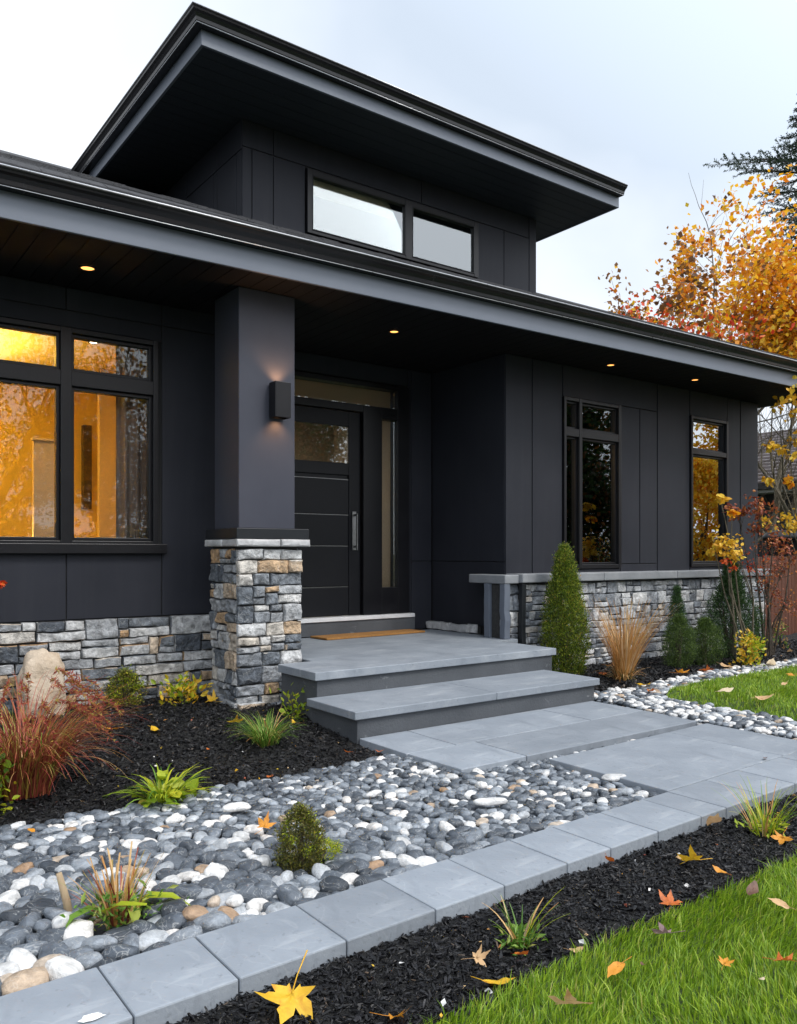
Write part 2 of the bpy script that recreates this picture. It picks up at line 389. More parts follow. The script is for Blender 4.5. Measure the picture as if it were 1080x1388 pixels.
M['redleaf'] = ramp_mat('red_leaf', [(0.0,(0.50,0.03,0.01)),(0.6,(0.72,0.08,0.015)),(1.0,(0.66,0.20,0.03))], 0.5, 0.2, 6, 0, translucent=0.35)
M['russet'] = ramp_mat('russet_leaf', [(0.0,(0.16,0.030,0.018)),(0.5,(0.33,0.075,0.030)),(1.0,(0.52,0.20,0.045))], 0.55, 0.2, 6, 0, translucent=0.3)
M['yellow'] = ramp_mat('yellow_leaf', [(0.0,(0.66,0.33,0.015)),(0.5,(0.82,0.50,0.03)),(1.0,(0.80,0.62,0.08))], 0.5, 0.2, 6, 0, translucent=0.35)
M['needle'] = ramp_mat('conifer_needles', [(0.0,(0.012,0.028,0.020)),(0.5,(0.025,0.050,0.032)),(0.9,(0.05,0.085,0.045)),(1.0,(0.08,0.11,0.04))], 0.55, 0.2, 6, 0, translucent=0.15)
M['arbor'] = ramp_mat('arborvitae_sprays', [(0.0,(0.030,0.060,0.008)),(0.4,(0.10,0.17,0.012)),(0.8,(0.24,0.32,0.022)),(0.94,(0.40,0.42,0.04)),(1.0,(0.36,0.20,0.03))], 0.55, 0.2, 6, 0, translucent=0.3)
M['deepgreen'] = ramp_mat('deep_green_sprays', [(0.0,(0.014,0.040,0.014)),(0.5,(0.035,0.085,0.022)),(1.0,(0.08,0.16,0.035))], 0.55, 0.2, 6, 0, translucent=0.25)
M['midgreen'] = ramp_mat('mid_green_sprays', [(0.0,(0.018,0.042,0.010)),(0.5,(0.055,0.105,0.018)),(1.0,(0.15,0.22,0.035))], 0.55, 0.2, 6, 0, translucent=0.25)
M['lime'] = ramp_mat('lime_leaf', [(0.0,(0.14,0.24,0.012)),(0.5,(0.33,0.42,0.02)),(0.85,(0.55,0.56,0.035)),(1.0,(0.70,0.52,0.03))], 0.5, 0.2, 6, 0, translucent=0.35)
M['greenblade'] = ramp_mat('green_blade', [(0.0,(0.06,0.15,0.015)),(0.5,(0.13,0.27,0.03)),(0.85,(0.26,0.38,0.06)),(1.0,(0.48,0.42,0.12))], 0.5, 0.2, 6, 0, translucent=0.35)
M['redgrass'] = ramp_mat('red_grass_blade', [(0.0,(0.15,0.025,0.020)),(0.4,(0.36,0.065,0.045)),(0.68,(0.48,0.15,0.07)),(0.8,(0.42,0.27,0.05)),(1.0,(0.30,0.26,0.05))], 0.55, 0.2, 6, 0, translucent=0.3)
M['tangrass'] = ramp_mat('tan_grass_blade', [(0.0,(0.46,0.21,0.05)),(0.45,(0.62,0.34,0.11)),(0.8,(0.66,0.45,0.22)),(1.0,(0.55,0.42,0.26))], 0.6, 0.2, 6, 0, translucent=0.3)
M['boxleaf'] = ramp_mat('bronze_box_leaf', [(0.0,(0.045,0.060,0.012)),(0.5,(0.11,0.115,0.025)),(0.85,(0.20,0.15,0.035)),(1.0,(0.26,0.30,0.03))], 0.55, 0.2, 6, 0, translucent=0.25)
M['fence'] = surf('stained_fence', (0.07,0.022,0.011), (0.13,0.042,0.020), 6, 0.7, 0.1, 0.4, 40, stretch=(6,6,0.5))
M['post'] = surf('pale_post', (0.30,0.22,0.13), (0.40,0.30,0.19), 8, 0.8, 0.1, 0.4, 40, stretch=(6,6,0.5))
M['bin'] = surf('black_plastic', (0.010,0.010,0.011), (0.014,0.014,0.015), 8, 0.35, 0.08)
M['slateroof'] = surf('neighbour_roof', (0.10,0.085,0.085), (0.17,0.15,0.155), 16, 0.7, 0.1, 0.6, 60, stretch=(1,0.3,1))
M['darkwall'] = surf('neighbour_wall', (0.012,0.013,0.015), (0.018,0.019,0.021), 3, 0.7)
M['whitegut'] = surf('neighbour_gutter', (0.45,0.45,0.45), (0.52,0.52,0.52), 3, 0.5)
M['scuff'] = surf('white_scuff', (0.75,0.75,0.74), (0.82,0.82,0.81), 20, 0.9)

# ================================================================== SETTING
def struct(o, label):
    o['kind'] = 'structure'; o['label'] = label
    return o

def fbm(p, s, o=4):
    return noise.fractal(Vector(p)*s, 1.0, 2.0, o, noise_basis='PERLIN_ORIGINAL')

def bumpy_sheet(name, poly, step, zf, mat, smooth=True):
    """grid sheet clipped to a polygon, height from zf(x, y)"""
    bm = bmesh.new()
    xs = [p[0] for p in poly]; ys = [p[1] for p in poly]
    vs_ = [bm.verts.new((p[0], p[1], 0)) for p in poly]
    bm.faces.new(vs_)
    for ax, lo, hi in ((0, min(xs), max(xs)), (1, min(ys), max(ys))):
        t = lo + step
        while t < hi:
            co = Vector((t, 0, 0)) if ax == 0 else Vector((0, t, 0)); no = Vector((1,0,0)) if ax == 0 else Vector((0,1,0))
            bmesh.ops.bisect_plane(bm, geom=bm.verts[:]+bm.edges[:]+bm.faces[:], plane_co=co, plane_no=no)
            t += step
    for v in bm.verts:
        v.co.z = zf(v.co.x, v.co.y)
    bmesh.ops.recalc_face_normals(bm, faces=bm.faces)
    me = bpy.data.meshes.new(name); bm.to_mesh(me); bm.free()
    if sum(p.normal.z for p in me.polygons) < 0: me.flip_normals()
    me.materials.append(mat)
    me.polygons.foreach_set('use_smooth', [smooth]*len(me.polygons))
    return link(name, me)

g = MB(); g.add([(-500,-500,-.13),(500,-500,-.13),(500,500,-.13),(-500,500,-.13)], [(0,1,2,3)])
struct(g.build('ground', M['soil']), 'wide plain ground round the house and garden')
g = MB(); g.add([(-300,-15,-.10),(300,-15,-.10),(300,-8,-.10),(-300,-8,-.10)], [(0,1,2,3)])
struct(g.build('road', M['road']), 'grey asphalt street in front of the house')

# beds -------------------------------------------------------------
def curb_out(x): return 1.922 + 0.023*x
def curb_in(x): return 2.214 + 0.0245*x
def bed_z(x, y):
    t = max(0.0, min(1.0, (y - 3.6)/1.6))
    return -0.050 + 0.085*t*t*(3-2*t) + 0.016*fbm((x, y, 0), 2.2) + 0.006*fbm((x, y, 3), 9.0)
def strip_z(x, y):
    return -0.050 + 0.012*fbm((x, y, 1), 3.0) + 0.006*fbm((x, y, 5), 12.0)
def rbed_z(x, y):
    return 0.004 + 0.014*fbm((x, y, 2), 3.0)
LEFT_BED = [(-4,3.6),(0.2,3.66),(0.75,3.655),(1.1,3.67),(1.35,3.60),(1.65,3.70),(2.05,3.655),(2.4,3.70),(2.72,3.66),(2.72,4.2),(2.76,4.5),(2.76,5.95),(-4,5.95)]
STRIP = [(-3,1.54),(1.24,1.53),(2.06,1.56),(3.0,1.545),(4.5,1.58),(7.5,1.6),(7.5,curb_out(7.5)+.05),(-3,curb_out(-3)+.05)]
RIGHT_BED = [(4.95,4.28),(5.45,4.17),(5.95,4.25),(6.75,4.34),(7.35,4.33),(8.0,4.31),(10.8,4.4),(14,4.5),(14,5.85),(4.95,5.6)]
struct(bumpy_sheet('planting_bed', LEFT_BED, 0.06, bed_z, M['mulch_base']), 'dark soil of the planting bed under the left window')
struct(bumpy_sheet('border_bed', STRIP, 0.06, strip_z, M['mulch_base']), 'dark soil strip between the border slabs and the lawn')
struct(bumpy_sheet('shrub_bed', RIGHT_BED, 0.08, rbed_z, M['mulch_base']), 'dark soil of the shrub bed along the right stone wall')
def peb_z(x, y): return -0.070 + 0.010*fbm((x, y, 7), 5.0)
PEB_BED = [(-3,curb_in(-3)-.03),(3.26,curb_in(3.26)-.03),(3.26,3.12),(2.74,3.12),(2.74,3.75),(-3,3.75)]
struct(bumpy_sheet('pebble_bed', PEB_BED, 0.08, peb_z, M['peb_base']), 'grey gravel base under the river pebbles')
GAP_BED = [(3.26,3.0),(4.80,3.0),(4.80,3.2),(3.26,3.2)]
struct(bumpy_sheet('gravel_joint', GAP_BED, 0.1, lambda x, y: -0.055, M['peb_base']), 'gravel joint between the two slabs of the walkway')
RGRAVEL = [(4.76,curb_in(4.8)-.03),(5.5,curb_in(5.5)-.03),(5.5,3.7),(6.2,3.9),(14,3.9),(14,4.5),(8.0,4.36),(6.75,4.40),(5.45,4.24),(4.9,4.32)]
struct(bumpy_sheet('gravel_strip', RGRAVEL, 0.1, lambda x, y: -0.035 + 0.01*fbm((x, y, 8), 4.0), M['peb_base']), 'grey gravel strip edging the right lawn')
def lawn_z(x, y): return -0.040 + 0.012*fbm((x, y, 9), 1.2)
LAWN = [(-3,1.55),(1.24,1.535),(2.06,1.57),(3.0,1.55),(4.5,1.585),(7.5,1.61),(7.5,-1),(-3,-1)]
struct(bumpy_sheet('lawn', LAWN, 0.2, lawn_z, M['lawn']), 'front lawn at the near edge of the border strip')
def rlawn_z(x, y):
    d = min((x - 5.25)/0.25, 1.0)
    return -0.045 + 0.075*max(0, d) + 0.010*fbm((x, y, 4), 1.5)
RLAWN = [(5.27,curb_in(5.3)),(5.25,3.0),(5.27,3.5),(5.33,3.80),(5.55,3.90),(6.0,3.945),(7.6,3.96),(11,4.0),(14,4.05),(14,curb_in(8))]
struct(bumpy_sheet('side_lawn', RLAWN, 0.12, rlawn_z, M['lawn']), 'small lawn to the right of the walkway')
g = MB(); g.add([(-60,-7.9,-.09),(60,-7.9,-.09),(60,-.95,-.09),(-60,-.95,-.09)], [(0,1,2,3)])
struct(g.build('verge', M['lawn']), 'grass verge between the street and the front lawn')

# ================================================================== HOUSE
house = empty('house', (3.6, 5.5, 0), 'dark charcoal modern house with deep eaves, raised clerestory roof and stone base', 'house')
HINV = Matrix.Translation((-3.6, -5.5, 0))
def hx(o):
    """parts of the house are built in world coordinates and carried by its empty"""
    o.matrix_parent_inverse = HINV
    return o
def kid(o, parent):
    o.parent = parent
    o.matrix_parent_inverse = Matrix.Identity(4)
    return o

def cut_cells(x0, x1, z0, z1, holes):
    xs = sorted({x0, x1, *[h[0] for h in holes], *[h[1] for h in holes]}); zs = sorted({z0, z1, *[h[2] for h in holes], *[h[3] for h in holes]})
    xs = [x for x in xs if x0 <= x <= x1]; zs = [z for z in zs if z0 <= z <= z1]
    for a, b in zip(xs, xs[1:]):
        for c, d in zip(zs, zs[1:]):
            mx, mz = (a+b)/2, (c+d)/2
            if not any(h[0] < mx < h[1] and h[2] < mz < h[3] for h in holes):
                yield a, b, c, d

GAPH = 0.004
def wall_front(name, Y, x0, x1, z0, z1, holes, panels, back=0.15):
    """wall facing -Y: seam-coloured core with openings, and painted panels proud of it"""
    b = MB()
    for a, c, d, e in cut_cells(x0+.016, x1-.016, z0, z1, holes):
        b.box(a, c, Y+0.010, Y+back, d, e, 1)
    for (a, c, d, e) in panels:
        b.box(a+GAPH, c-GAPH, Y, Y+0.014, d+GAPH, e-GAPH, 0)
    return hx(b.build(name, [M['siding'], M['seam']], house, bevel=0.003))
def wall_side(name, X, y0, y1, z0, z1, panels, sgn=-1, th=0.15):
    """wall facing -X (sgn -1) or +X"""
    b = MB()
    a = X - sgn*0.010; c = X - sgn*th
    b.box(min(a,c), max(a,c), y0, y1, z0, z1, 1)
    for (p, q, d, e) in panels:
        a = X; c = X - sgn*0.014
        b.box(min(a,c), max(a,c), p+GAPH, q-GAPH, d+GAPH, e-GAPH, 0)
    return hx(b.build(name, [M['siding'], M['seam']], house, bevel=0.003))

ZS = 2.95
# left wall
YL = 5.93
WL = (0.86, 2.17, 1.15, 2.67)
wall_front('wall', YL, -5, 2.75, -0.1, ZS, [WL], [
    (-5,-2,2.79,ZS),(-2,-.2,2.79,ZS),(-.2,1.52,2.79,ZS),(1.52,2.2,2.79,ZS),(2.2,2.75,2.79,ZS),
    (-5,.86,2.67,2.79),(.86,2.2,2.67,2.79),(2.2,2.75,.635,2.79),
    (-5,-1.2,1.11,2.67),(-1.2,-.2,1.11,2.67),(-.2,.86,1.11,2.67),
    (-5,-1.2,.635,1.11),(-1.2,-.2,.635,1.11),(-.2,.84,.635,1.11),(.84,1.522,.635,1.11),(1.522,2.2,.635,1.11)])
wall_side('wall', 2.75, 5.94, 6.56, 0.2, ZS, [(5.945,6.55,.33,ZS)], sgn=1, th=0.12)
# door wall
YD = 6.55
WD = (2.95, 4.97, 0.33, 2.77)
wall_front('wall', YD, 2.755, 5.285, 0.2, ZS, [WD], [(2.755,2.95,.33,ZS),(4.97,5.01,.33,ZS),(5.01,5.275,.33,1.02),(5.01,5.275,1.02,ZS),(2.95,4.97,2.77,ZS)])
# recess return, right wing
YR = 5.47
wall_side('wall', 5.28, YR+.16, 6.70, 0.2, ZS, [(YR+.012,6.545,.40,1.02),(YR+.012,6.545,1.02,ZS)])
W1 = (6.05, 6.925, 0.945, 2.64); W2 = (8.155, 8.90, 0.945, 2.665)
wall_front('wall', YR, 5.28, 9.58, -0.1, ZS, [W1, W2], [
    (5.28,5.625,.88,ZS),(5.63,6.045,.88,ZS),(6.05,7.55,2.64,ZS),(6.93,7.25,.99,2.64),(7.255,7.55,.99,2.64),
    (6.05,6.925,.88,.945),(6.93,7.55,.88,.99),(7.56,8.15,.88,ZS),(8.155,8.905,2.665,ZS),(8.905,9.18,.88,ZS),(9.19,9.58,.88,ZS),(8.155,8.905,.88,.945)])
wall_side('wall', 9.58, YR+.16, 12.5, -0.1, ZS, [(YR+.012,7.2,-.05,ZS),(7.2,9.0,-.05,ZS),(9.0,12.5,-.05,ZS)], sgn=1)
b = MB(); b.box(-5, 9.42, 12.3, 12.45, -.1, ZS); b.box(-5, -4.85, 6.09, 12.29, -.1, ZS)
hx(b.build('rear_wall', M['siding'], house))

# rooms behind the glass ---------------------------------------------
def room(x0, x1, y0, y1, z0, z1, m, mfloor=None):
    t = .04; b = MB()
    b.box(x0, x1, y1, y1+t, z0, z1); b.box(x0-t, x0, y0, y1+t, z0, z1); b.box(x1, x1+t, y0, y1+t, z0, z1)
    b.box(x0-t, x1+t, y0, y1+t, z1, z1+t); b.box(x0-t, x1+t, y0, y1+t, z0-t, z0, 1)
    return hx(b.build('interior_wall', [m, mfloor or m], house))
room(-1.5, 2.55, YL+.155, 8.25, .45, 2.74, M['roomwall'], M['darkwood'])
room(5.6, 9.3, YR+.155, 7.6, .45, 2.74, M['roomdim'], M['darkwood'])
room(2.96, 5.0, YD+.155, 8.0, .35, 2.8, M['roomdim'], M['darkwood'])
b = MB(); b.box(2.18, 2.35, 7.40, 7.46, .451, 2.739)
hx(b.build('interior_partition', M['tanwall'], house))

# windows -------------------------------------------------------------
def window(name, rect, Y, cols, rows, fw=0.05, gm='glass', proud=0.022, sash=0.022, sill=None, depth=.12, gy=.036):
    """cols, rows: glass extents [(x0,x1)], [(z0,z1)]; frame fills the rest of rect"""
    x0, x1, z0, z1 = rect
    f = MB()
    e = 0.001
    xs = [x0] + [v for c in cols for v in c] + [x1]; zs = [z0] + [v for r_ in rows for v in r_] + [z1]
    for i in range(0, len(xs), 2):
        f.box(xs[i]+(e if i == 0 else 0), xs[i+1]-(e if i == len(xs)-2 else 0), Y-proud, Y+depth, z0+e, z1-e)
    for i in range(0, len(zs), 2):
        for c in cols:
            f.box(c[0]-e, c[1]+e, Y-proud+.003, Y+depth-.002, zs[i]+e*2, zs[i+1]-e*2)
    fo = hx(f.build(name, M['frame'], house, bevel=0.004))
    s = MB(); p = MB()
    for c in cols:
        for r_ in rows:
            a, b_, c_, d = c[0], c[1], r_[0], r_[1]
            k = sash
            ys, ye = Y+gy-.024, Y+gy+.034
            s.box(a-e, a+k, ys, ye, c_-e, d+e); s.box(b_-k, b_+e, ys, ye, c_-e, d+e)
            s.box(a+k, b_-k, ys+.001, ye-.001, c_-e, c_+k); s.box(a+k, b_-k, ys+.001, ye-.001, d-k, d+e)
            p.box(a+k-.004, b_-k+.004, Y+gy, Y+gy+.006, c_+k-.004, d-k+.004)
    kid(s.build('sash', M['frame'], fo, bevel=0.003), fo)
    kid(p.build('pane', M[gm], fo), fo)
    if sill:
        q = MB(); q.box(*sill)
        kid(q.build('sill', M['frame'], fo, bevel=0.004), fo)
    return fo
window('window', WL, YL, [(.905,1.48),(1.555,2.13)], [(1.19,2.262),(2.37,2.63)], sill=(.80,2.225,YL-.05,YL+.004,1.098,1.168))
window('window', W1, YR, [(6.085,6.27),(6.315,6.88)], [(.99,2.25),(2.335,2.60)], gm='glass_dark', sash=.018)
window('window', W2, YR, [(8.19,8.862)], [(.99,2.225),(2.285,2.625)], gm='glass_right', sash=.02)

# front door ------------------------------------------------------------
dr = MB()
dr.box(2.96,3.40,YD-.03,YD+.10,.505,2.76); dr.box(4.41,4.63,YD-.03,YD+.10,.505,2.522); dr.box(4.82,4.965,YD-.03,YD+.10,.505,2.76)
dr.box(3.40,4.82,YD-.028,YD+.098,2.715,2.758); dr.box(3.40,4.82,YD-.026,YD+.096,2.46,2.53); dr.box(4.63,4.82,YD-.026,YD+.096,.507,.765)
dr.box(4.63,4.82,YD-.024,YD+.094,2.42,2.4605)
door_frame = hx(dr.build('door_frame', M['frame'], house, bevel=0.004))
p = MB(); p.box(3.401,4.819,YD+.03,YD+.036,2.531,2.714); kid(p.build('transom_pane', M['glass_door'], door_frame), door_frame)
p = MB(); p.box(4.631,4.819,YD+.03,YD+.036,.766,2.419); kid(p.build('sidelight_pane', M['glass_door'], door_frame), door_frame)
th = MB(); th.box(2.96,4.99,YD-.09,YD+.08,.466,.503); kid(th.build('threshold', M['threshold'], door_frame, bevel=0.004), door_frame)
d = MB()
DL, DRT, DB, DT = 3.41, 4.40, .506, 2.455
d.box(DL,3.55,YD+.012,YD+.06,DB,DT); d.box(4.27,DRT,YD+.012,YD+.06,DB,DT)
d.box(3.55,4.27,YD+.013,YD+.059,2.31,DT); d.box(3.55,4.27,YD+.013,YD+.059,1.845,1.96)
zz = [1.838, 1.805, 1.467, 1.171, .783, DB]
for k_ in range(1, 5):
    d.box(3.551,4.269,YD+.018,YD+.058,zz[k_+1]+.006,zz[k_]-.006)
d.box(3.552,4.268,YD+.032,YD+.056,DB,1.85)
door = hx(d.build('front_door', M['door'], house, bevel=0.004))
for z_ in zz[1:5]:
    gr = MB(); gr.box(3.552,4.268,YD+.020,YD+.0325,z_-.004,z_+.002)
    kid(gr.build('inlay_strip', M['chrome'], door), door)
p = MB(); p.box(3.549,4.271,YD+.03,YD+.036,1.959,2.311); kid(p.build('door_pane', M['glass_door'], door), door)
h = MB(); h.box(4.30,4.345,YD-.002,YD+.012,1.13,1.50); h.box(4.312,4.333,YD-.045,YD-.002,1.455,1.475); h.box(4.312,4.333,YD-.045,YD-.002,1.155,1.175)
h.tube([(4.322,YD-.05,1.13),(4.322,YD-.05,1.48)], .010, 10)
kid(h.build('handle', [M['chrome']], door, bevel=0.002), door)
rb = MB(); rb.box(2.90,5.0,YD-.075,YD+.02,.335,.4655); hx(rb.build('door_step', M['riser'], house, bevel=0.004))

# ledgestone facing --------------------------------------------------
def ashlar(w, h, rng, hmin=.06, hmax=.13, wmin=.08, wmax=.30):
    """split a w x h face into stones (u0,u1,v0,v1)"""
    out = []; v = 0.0
    while v < h - 1e-4:
        hh = rng.uniform(hmin*1.25, hmax*1.15)
        if h - v - hh < hmin: hh = h - v
        u = 0.0
        while u < w - 1e-4:
            ww = rng.uniform(wmin, wmax)*(1.0 if rng.random() < .7 else .65)
            if w - u - ww < wmin*.8: ww = w - u
            if hh > hmin*1.7 and rng.random() < .55:
                c = rng.uniform(.35, .65)*hh
                out.append((u, u+ww, v, v+c))
                if ww > wmin*2.2 and rng.random() < .6:
                    m_ = ww*rng.uniform(.35, .65); out += [(u, u+m_, v+c, v+hh), (u+m_, u+ww, v+c, v+hh)]
                else: out.append((u, u+ww, v+c, v+hh))
            else: out.append((u, u+ww, v, v+hh))
            u += ww
        v += hh
    return out

def stones(mb, rects, org, U, N, rng, step=.013, thick=.035, gap=.0032, rough=.014, wob=.010, m=0):
    """pillowed, chipped stone faces in the plane org + u U + v Z, standing out along N"""
    U = Vector(U); N = Vector(N); Z = Vector((0, 0, 1)); org = Vector(org)
    for (u0, u1, v0, v1) in rects:
        u0 += gap; u1 -= gap; v0 += gap; v1 -= gap
        w, h = u1-u0, v1-v0
        if w < .012 or h < .012: continue
        nx = max(4, int(w/step)); ny = max(4, int(h/step))
        seed = Vector((rng.uniform(0, 90), rng.uniform(0, 90), rng.uniform(0, 90)))
        t0 = thick*rng.uniform(.75, 1.25); tx = rng.uniform(-.010, .010); ty = rng.uniform(-.008, .010)
        us = [0, .35/nx] + [i/nx for i in range(1, nx)] + [1-.35/nx, 1]
        vv = [0, .35/ny] + [i/ny for i in range(1, ny)] + [1-.35/ny, 1]
        P = []
        for b in vv:
            for a in us:
                du = min(a, 1-a)*w; dv = min(b, 1-b)*h
                e = min(1.0, min(du, dv)/.010); e = math.sqrt(max(0.0, 1-(1-e)**2))
                q = Vector((a*w, b*h, 0)) + seed
                jx = noise.noise(q*9)*wob; jy = noise.noise(q*9+Vector((5, 9, 1)))*wob
                cell = noise.noise(q*11)*1.0 + noise.noise(q*24)*.7 + noise.noise(q*55)*.55
                chip = abs(noise.noise(q*7 + Vector((3, 3, 3))))
                dep = t0*(.35+.65*e) + (cell*rough - chip*rough*1.0)*(.25+.75*e) + (tx*(a-.5) + ty*(b-.5))*e
                P.append(org + U*(u0+a*w+jx) + Z*(v0+b*h+jy) + N*max(.004, dep))
        n1 = len(us); n2 = len(vv); F_ = []
        for j in range(n2-1):
            for i in range(n1-1):
                F_.append((j*n1+i, j*n1+i+1, (j+1)*n1+i+1, (j+1)*n1+i))
        rim = [i for i in range(n1)] + [j*n1+n1-1 for j in range(1, n2)] + [(n2-1)*n1+i for i in range(n1-2, -1, -1)] + [j*n1 for j in range(n2-2, 0, -1)]
        base = len(P)
        for r_ in rim:
            q = P[r_]; P.append(q - N*((q-org).dot(N)) - N*.002)
        for k_ in range(len(rim)):
            k2 = (k_+1) % len(rim)
            F_.append((rim[k_], base+k_, base+k2, rim[k2]))
        mb.add(P, F_, m)

def shade_auto(o, ang=38):
    for p in o.data.polygons: p.use_smooth = True
    bm = bmesh.new(); bm.from_mesh(o.data)
    for e in bm.edges:
        if len(e.link_faces) == 2 and e.calc_face_angle(0) > R(ang): e.smooth = False
    bm.to_mesh(o.data); bm.free()

# stone base under the left window
core = MB(); core.box(-5, 2.74, 5.885, 5.93, -.1, .632)
base_l = hx(core.build('stone_base', M['mortar'], house))
rng = random.Random(11)
mb = MB(); stones(mb, [r_ for r_ in ashlar(3.92, .60, rng, .055, .120, .10, .36)], (-1.2, 5.885, .035), (1,0,0), (0,-1,0), rng)
so = mb.build('ledgestone', M['stone'], base_l); kid(so, base_l); shade_auto(so)
b = MB(); b.box(-5, 2.70, 5.862, 5.884, -.1, .034); kid(b.build('footing', M['riser'], base_l), base_l)
# stone base and cap ledge along the right wing
RX0, RX1, RY = 5.33, 9.46, 5.335
core = MB(); core.box(RX0, RX1, RY, YR-.002, -.1, .825); core.box(RX0-.20, RX0, RY+.05, RY+.16, -.1, .823)
base_r = hx(core.build('stone_base', M['mortar'], house))
rng = random.Random(5)
mb = MB(); stones(mb, ashlar(RX1-RX0, .86, rng, .05, .12, .08, .26), (RX0, RY, -.04), (1,0,0), (0,-1,0), rng, step=.018, rough=.013)
stones(mb, ashlar(.20, .86, rng, .07, .14, .08, .2), (RX0-.20, RY+.05, -.04), (1,0,0), (0,-1,0), rng, step=.018, rough=.014)
stones(mb, ashlar(.135, .86, rng, .07, .14, .07, .15), (RX1, RY, -.04), (0,1,0), (1,0,0), rng, step=.018)
so = mb.build('ledgestone', M['stone_grey'], base_r); kid(so, base_r); shade_auto(so)
c = MB()
for (a, b_) in ((5.277,6.4),(6.404,7.6),(7.604,8.7),(8.704,9.50)):
    c.box(a, b_, 5.245, YR-.001, .832, .912)
c.box(5.10, 5.2765, 5.29, 5.78, .826, .905)
kid(c.build('ledge_cap', M['ledge'], base_r, bevel=0.010, seg=3), base_r)
for (a, b_, c_, d_) in ((5.10,5.165,5.50,5.57),(5.105,5.175,5.30,5.365),(5.285,5.335,5.262,5.305)):
    q = MB(); n_ = 6; rr = random.Random(int(a*1000+c_*77))
    rings = []
    for k_ in range(n_+1):
        z_ = -.05 + .875*k_/n_ if c_ < 5.28 else .331 + .494*k_/n_; ox, oy = rr.uniform(-.004, .004), rr.uniform(-.004, .004)
        rings.append([(a+ox, c_+oy, z_), (b_+ox, c_+oy, z_), (b_+ox, d_+oy, z_), (a+ox, d_+oy, z_)])
    q.loft(rings)
    kid(q.build('ledge_post', M['fascia'] if c_ > 5.28 else M['cap'], base_r, bevel=0.005), base_r)
q = MB(); rng = random.Random(9)
q.box(5.235, 5.279, 5.80, 6.545, .331, .40)
skirt = kid(q.build('skirting', M['mortar'], base_r), base_r)
mb = MB(); stones(mb, [(0,.36,0,.085),(.36,.60,0,.08),(.60,.745,0,.09)], (5.235, 6.545, .33), (0,-1,0), (-1,0,0), rng, step=.018)
so = mb.build('skirting_stone', M['stonecap'], base_r); kid(so, base_r); shade_auto(so)

# entrance column ------------------------------------------------------
PX0, PX1, PY0, PY1 = 2.465, 2.910, 5.160, 5.600
core = MB(); core.box(PX0, PX1, PY0, PY1, -.12, 1.145)
pier = hx(core.build('entrance_column', M['mortar'], house))
rng = random.Random(23)
mb = MB()
fr = ashlar(PX1-PX0+.06, 1.15, rng, .060, .118, .09, .26)
stones(mb, fr, (PX0-.03, PY0, -.02), (1,0,0), (0,-1,0), rng, step=.009, thick=.032)
stones(mb, ashlar(PY1-PY0, 1.15, rng, .060, .118, .09, .25), (PX0, PY1, -.02), (0,-1,0), (-1,0,0), rng, step=.009, thick=.032)
stones(mb, ashlar(PY1-PY0, .80, rng, .060, .118, .09, .25), (PX1, PY0, .335), (0,1,0), (1,0,0), rng, step=.013, thick=.032)
stones(mb, [(0,.2,0,.13),(.2,.5,0,.12)], (PX0-.035, PY0-.02, -.06), (1,0,0), (0,-1,0), rng, step=.013, thick=.04)
stones(mb, [(0,.22,0,.14),(.22,.46,0,.12)], (PX0-.02, PY1, -.04), (0,-1,0), (-1,0,0), rng, step=.013, thick=.045)
so = mb.build('ledgestone', M['stone'], pier); kid(so, pier); shade_auto(so)
mb = MB()
cb = (PX0-.052, PX1+.085, PY0-.055, PY1+.05)
core = MB(); core.box(cb[0]+.03, cb[1]-.03, cb[2]+.03, cb[3]-.03, 1.146, 1.199)
stones(mb, [(0,.34,0,.056),(.34,cb[1]-cb[0],0,.056)], (cb[0], cb[2]+.028, 1.145), (1,0,0), (0,-1,0), rng, step=.010, thick=.03, gap=.002, rough=.005, wob=.002)
stones(mb, [(0,.30,0,.056),(.30,cb[3]-cb[2]-.03,0,.056)], (cb[0]+.028, cb[3], 1.145), (0,-1,0), (-1,0,0), rng, step=.010, thick=.03, gap=.002, rough=.005, wob=.002)
stones(mb, [(0,.30,0,.056),(.30,cb[3]-cb[2]-.03,0,.056)], (cb[1]-.028, cb[2]+.03, 1.145), (0,1,0), (1,0,0), rng, step=.012, thick=.03, gap=.002, rough=.005, wob=.002)
kid(core.build('cap_core', M['mortar'], pier), pier)
so = mb.build('stone_cap', M['stonecap'], pier); kid(so, pier); shade_auto(so)
q = MB(); q.box(PX0-.045, PX1+.075, PY0-.045, PY1+.04, 1.2005, 1.274)
kid(q.build('metal_cap', M['cap'], pier, bevel=0.004), pier)
q = MB(); q.box(2.473, 2.914, 5.195, 5.60, 1.2745, ZS-.002)
kid(q.build('shaft', M['shaft'], pier, bevel=0.006), pier)
q = MB(); q.box(2.463, 2.924, 5.185, 5.61, 2.905, ZS-.001)

# eaves ------------------------------------------------------------------
def shear(p): return (p[0], p[1] - 0.030*(p[0]-3.6)*(1.0 if p[1] < 5.2 else 0.0), p[2])
EX0, EX1 = -5.0, 9.86
sf = MB(); x = EX0
while x < EX1-.02:
    w = min(.128, EX1-.02-x)
    sf.box(x+.003, x+w-.003, 4.845, 6.70, ZS, ZS+.018, 0); x += .128
sf.box(EX0, EX1-.02, 4.86, 6.72, ZS+.008, ZS+.03, 1)
sf.box(9.60, EX1-.02, 6.73, 13.4, ZS, ZS+.02, 0)
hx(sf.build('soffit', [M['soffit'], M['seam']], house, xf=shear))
fa = MB(); fa.box(EX0, EX1, 4.82, 4.842, ZS-.006, 3.17); fa.box(EX1-.022, EX1, 4.8425, 13.5, ZS-.006, 3.17)
hx(fa.build('fascia', M['fascia'], house, bevel=0.003, xf=shear))

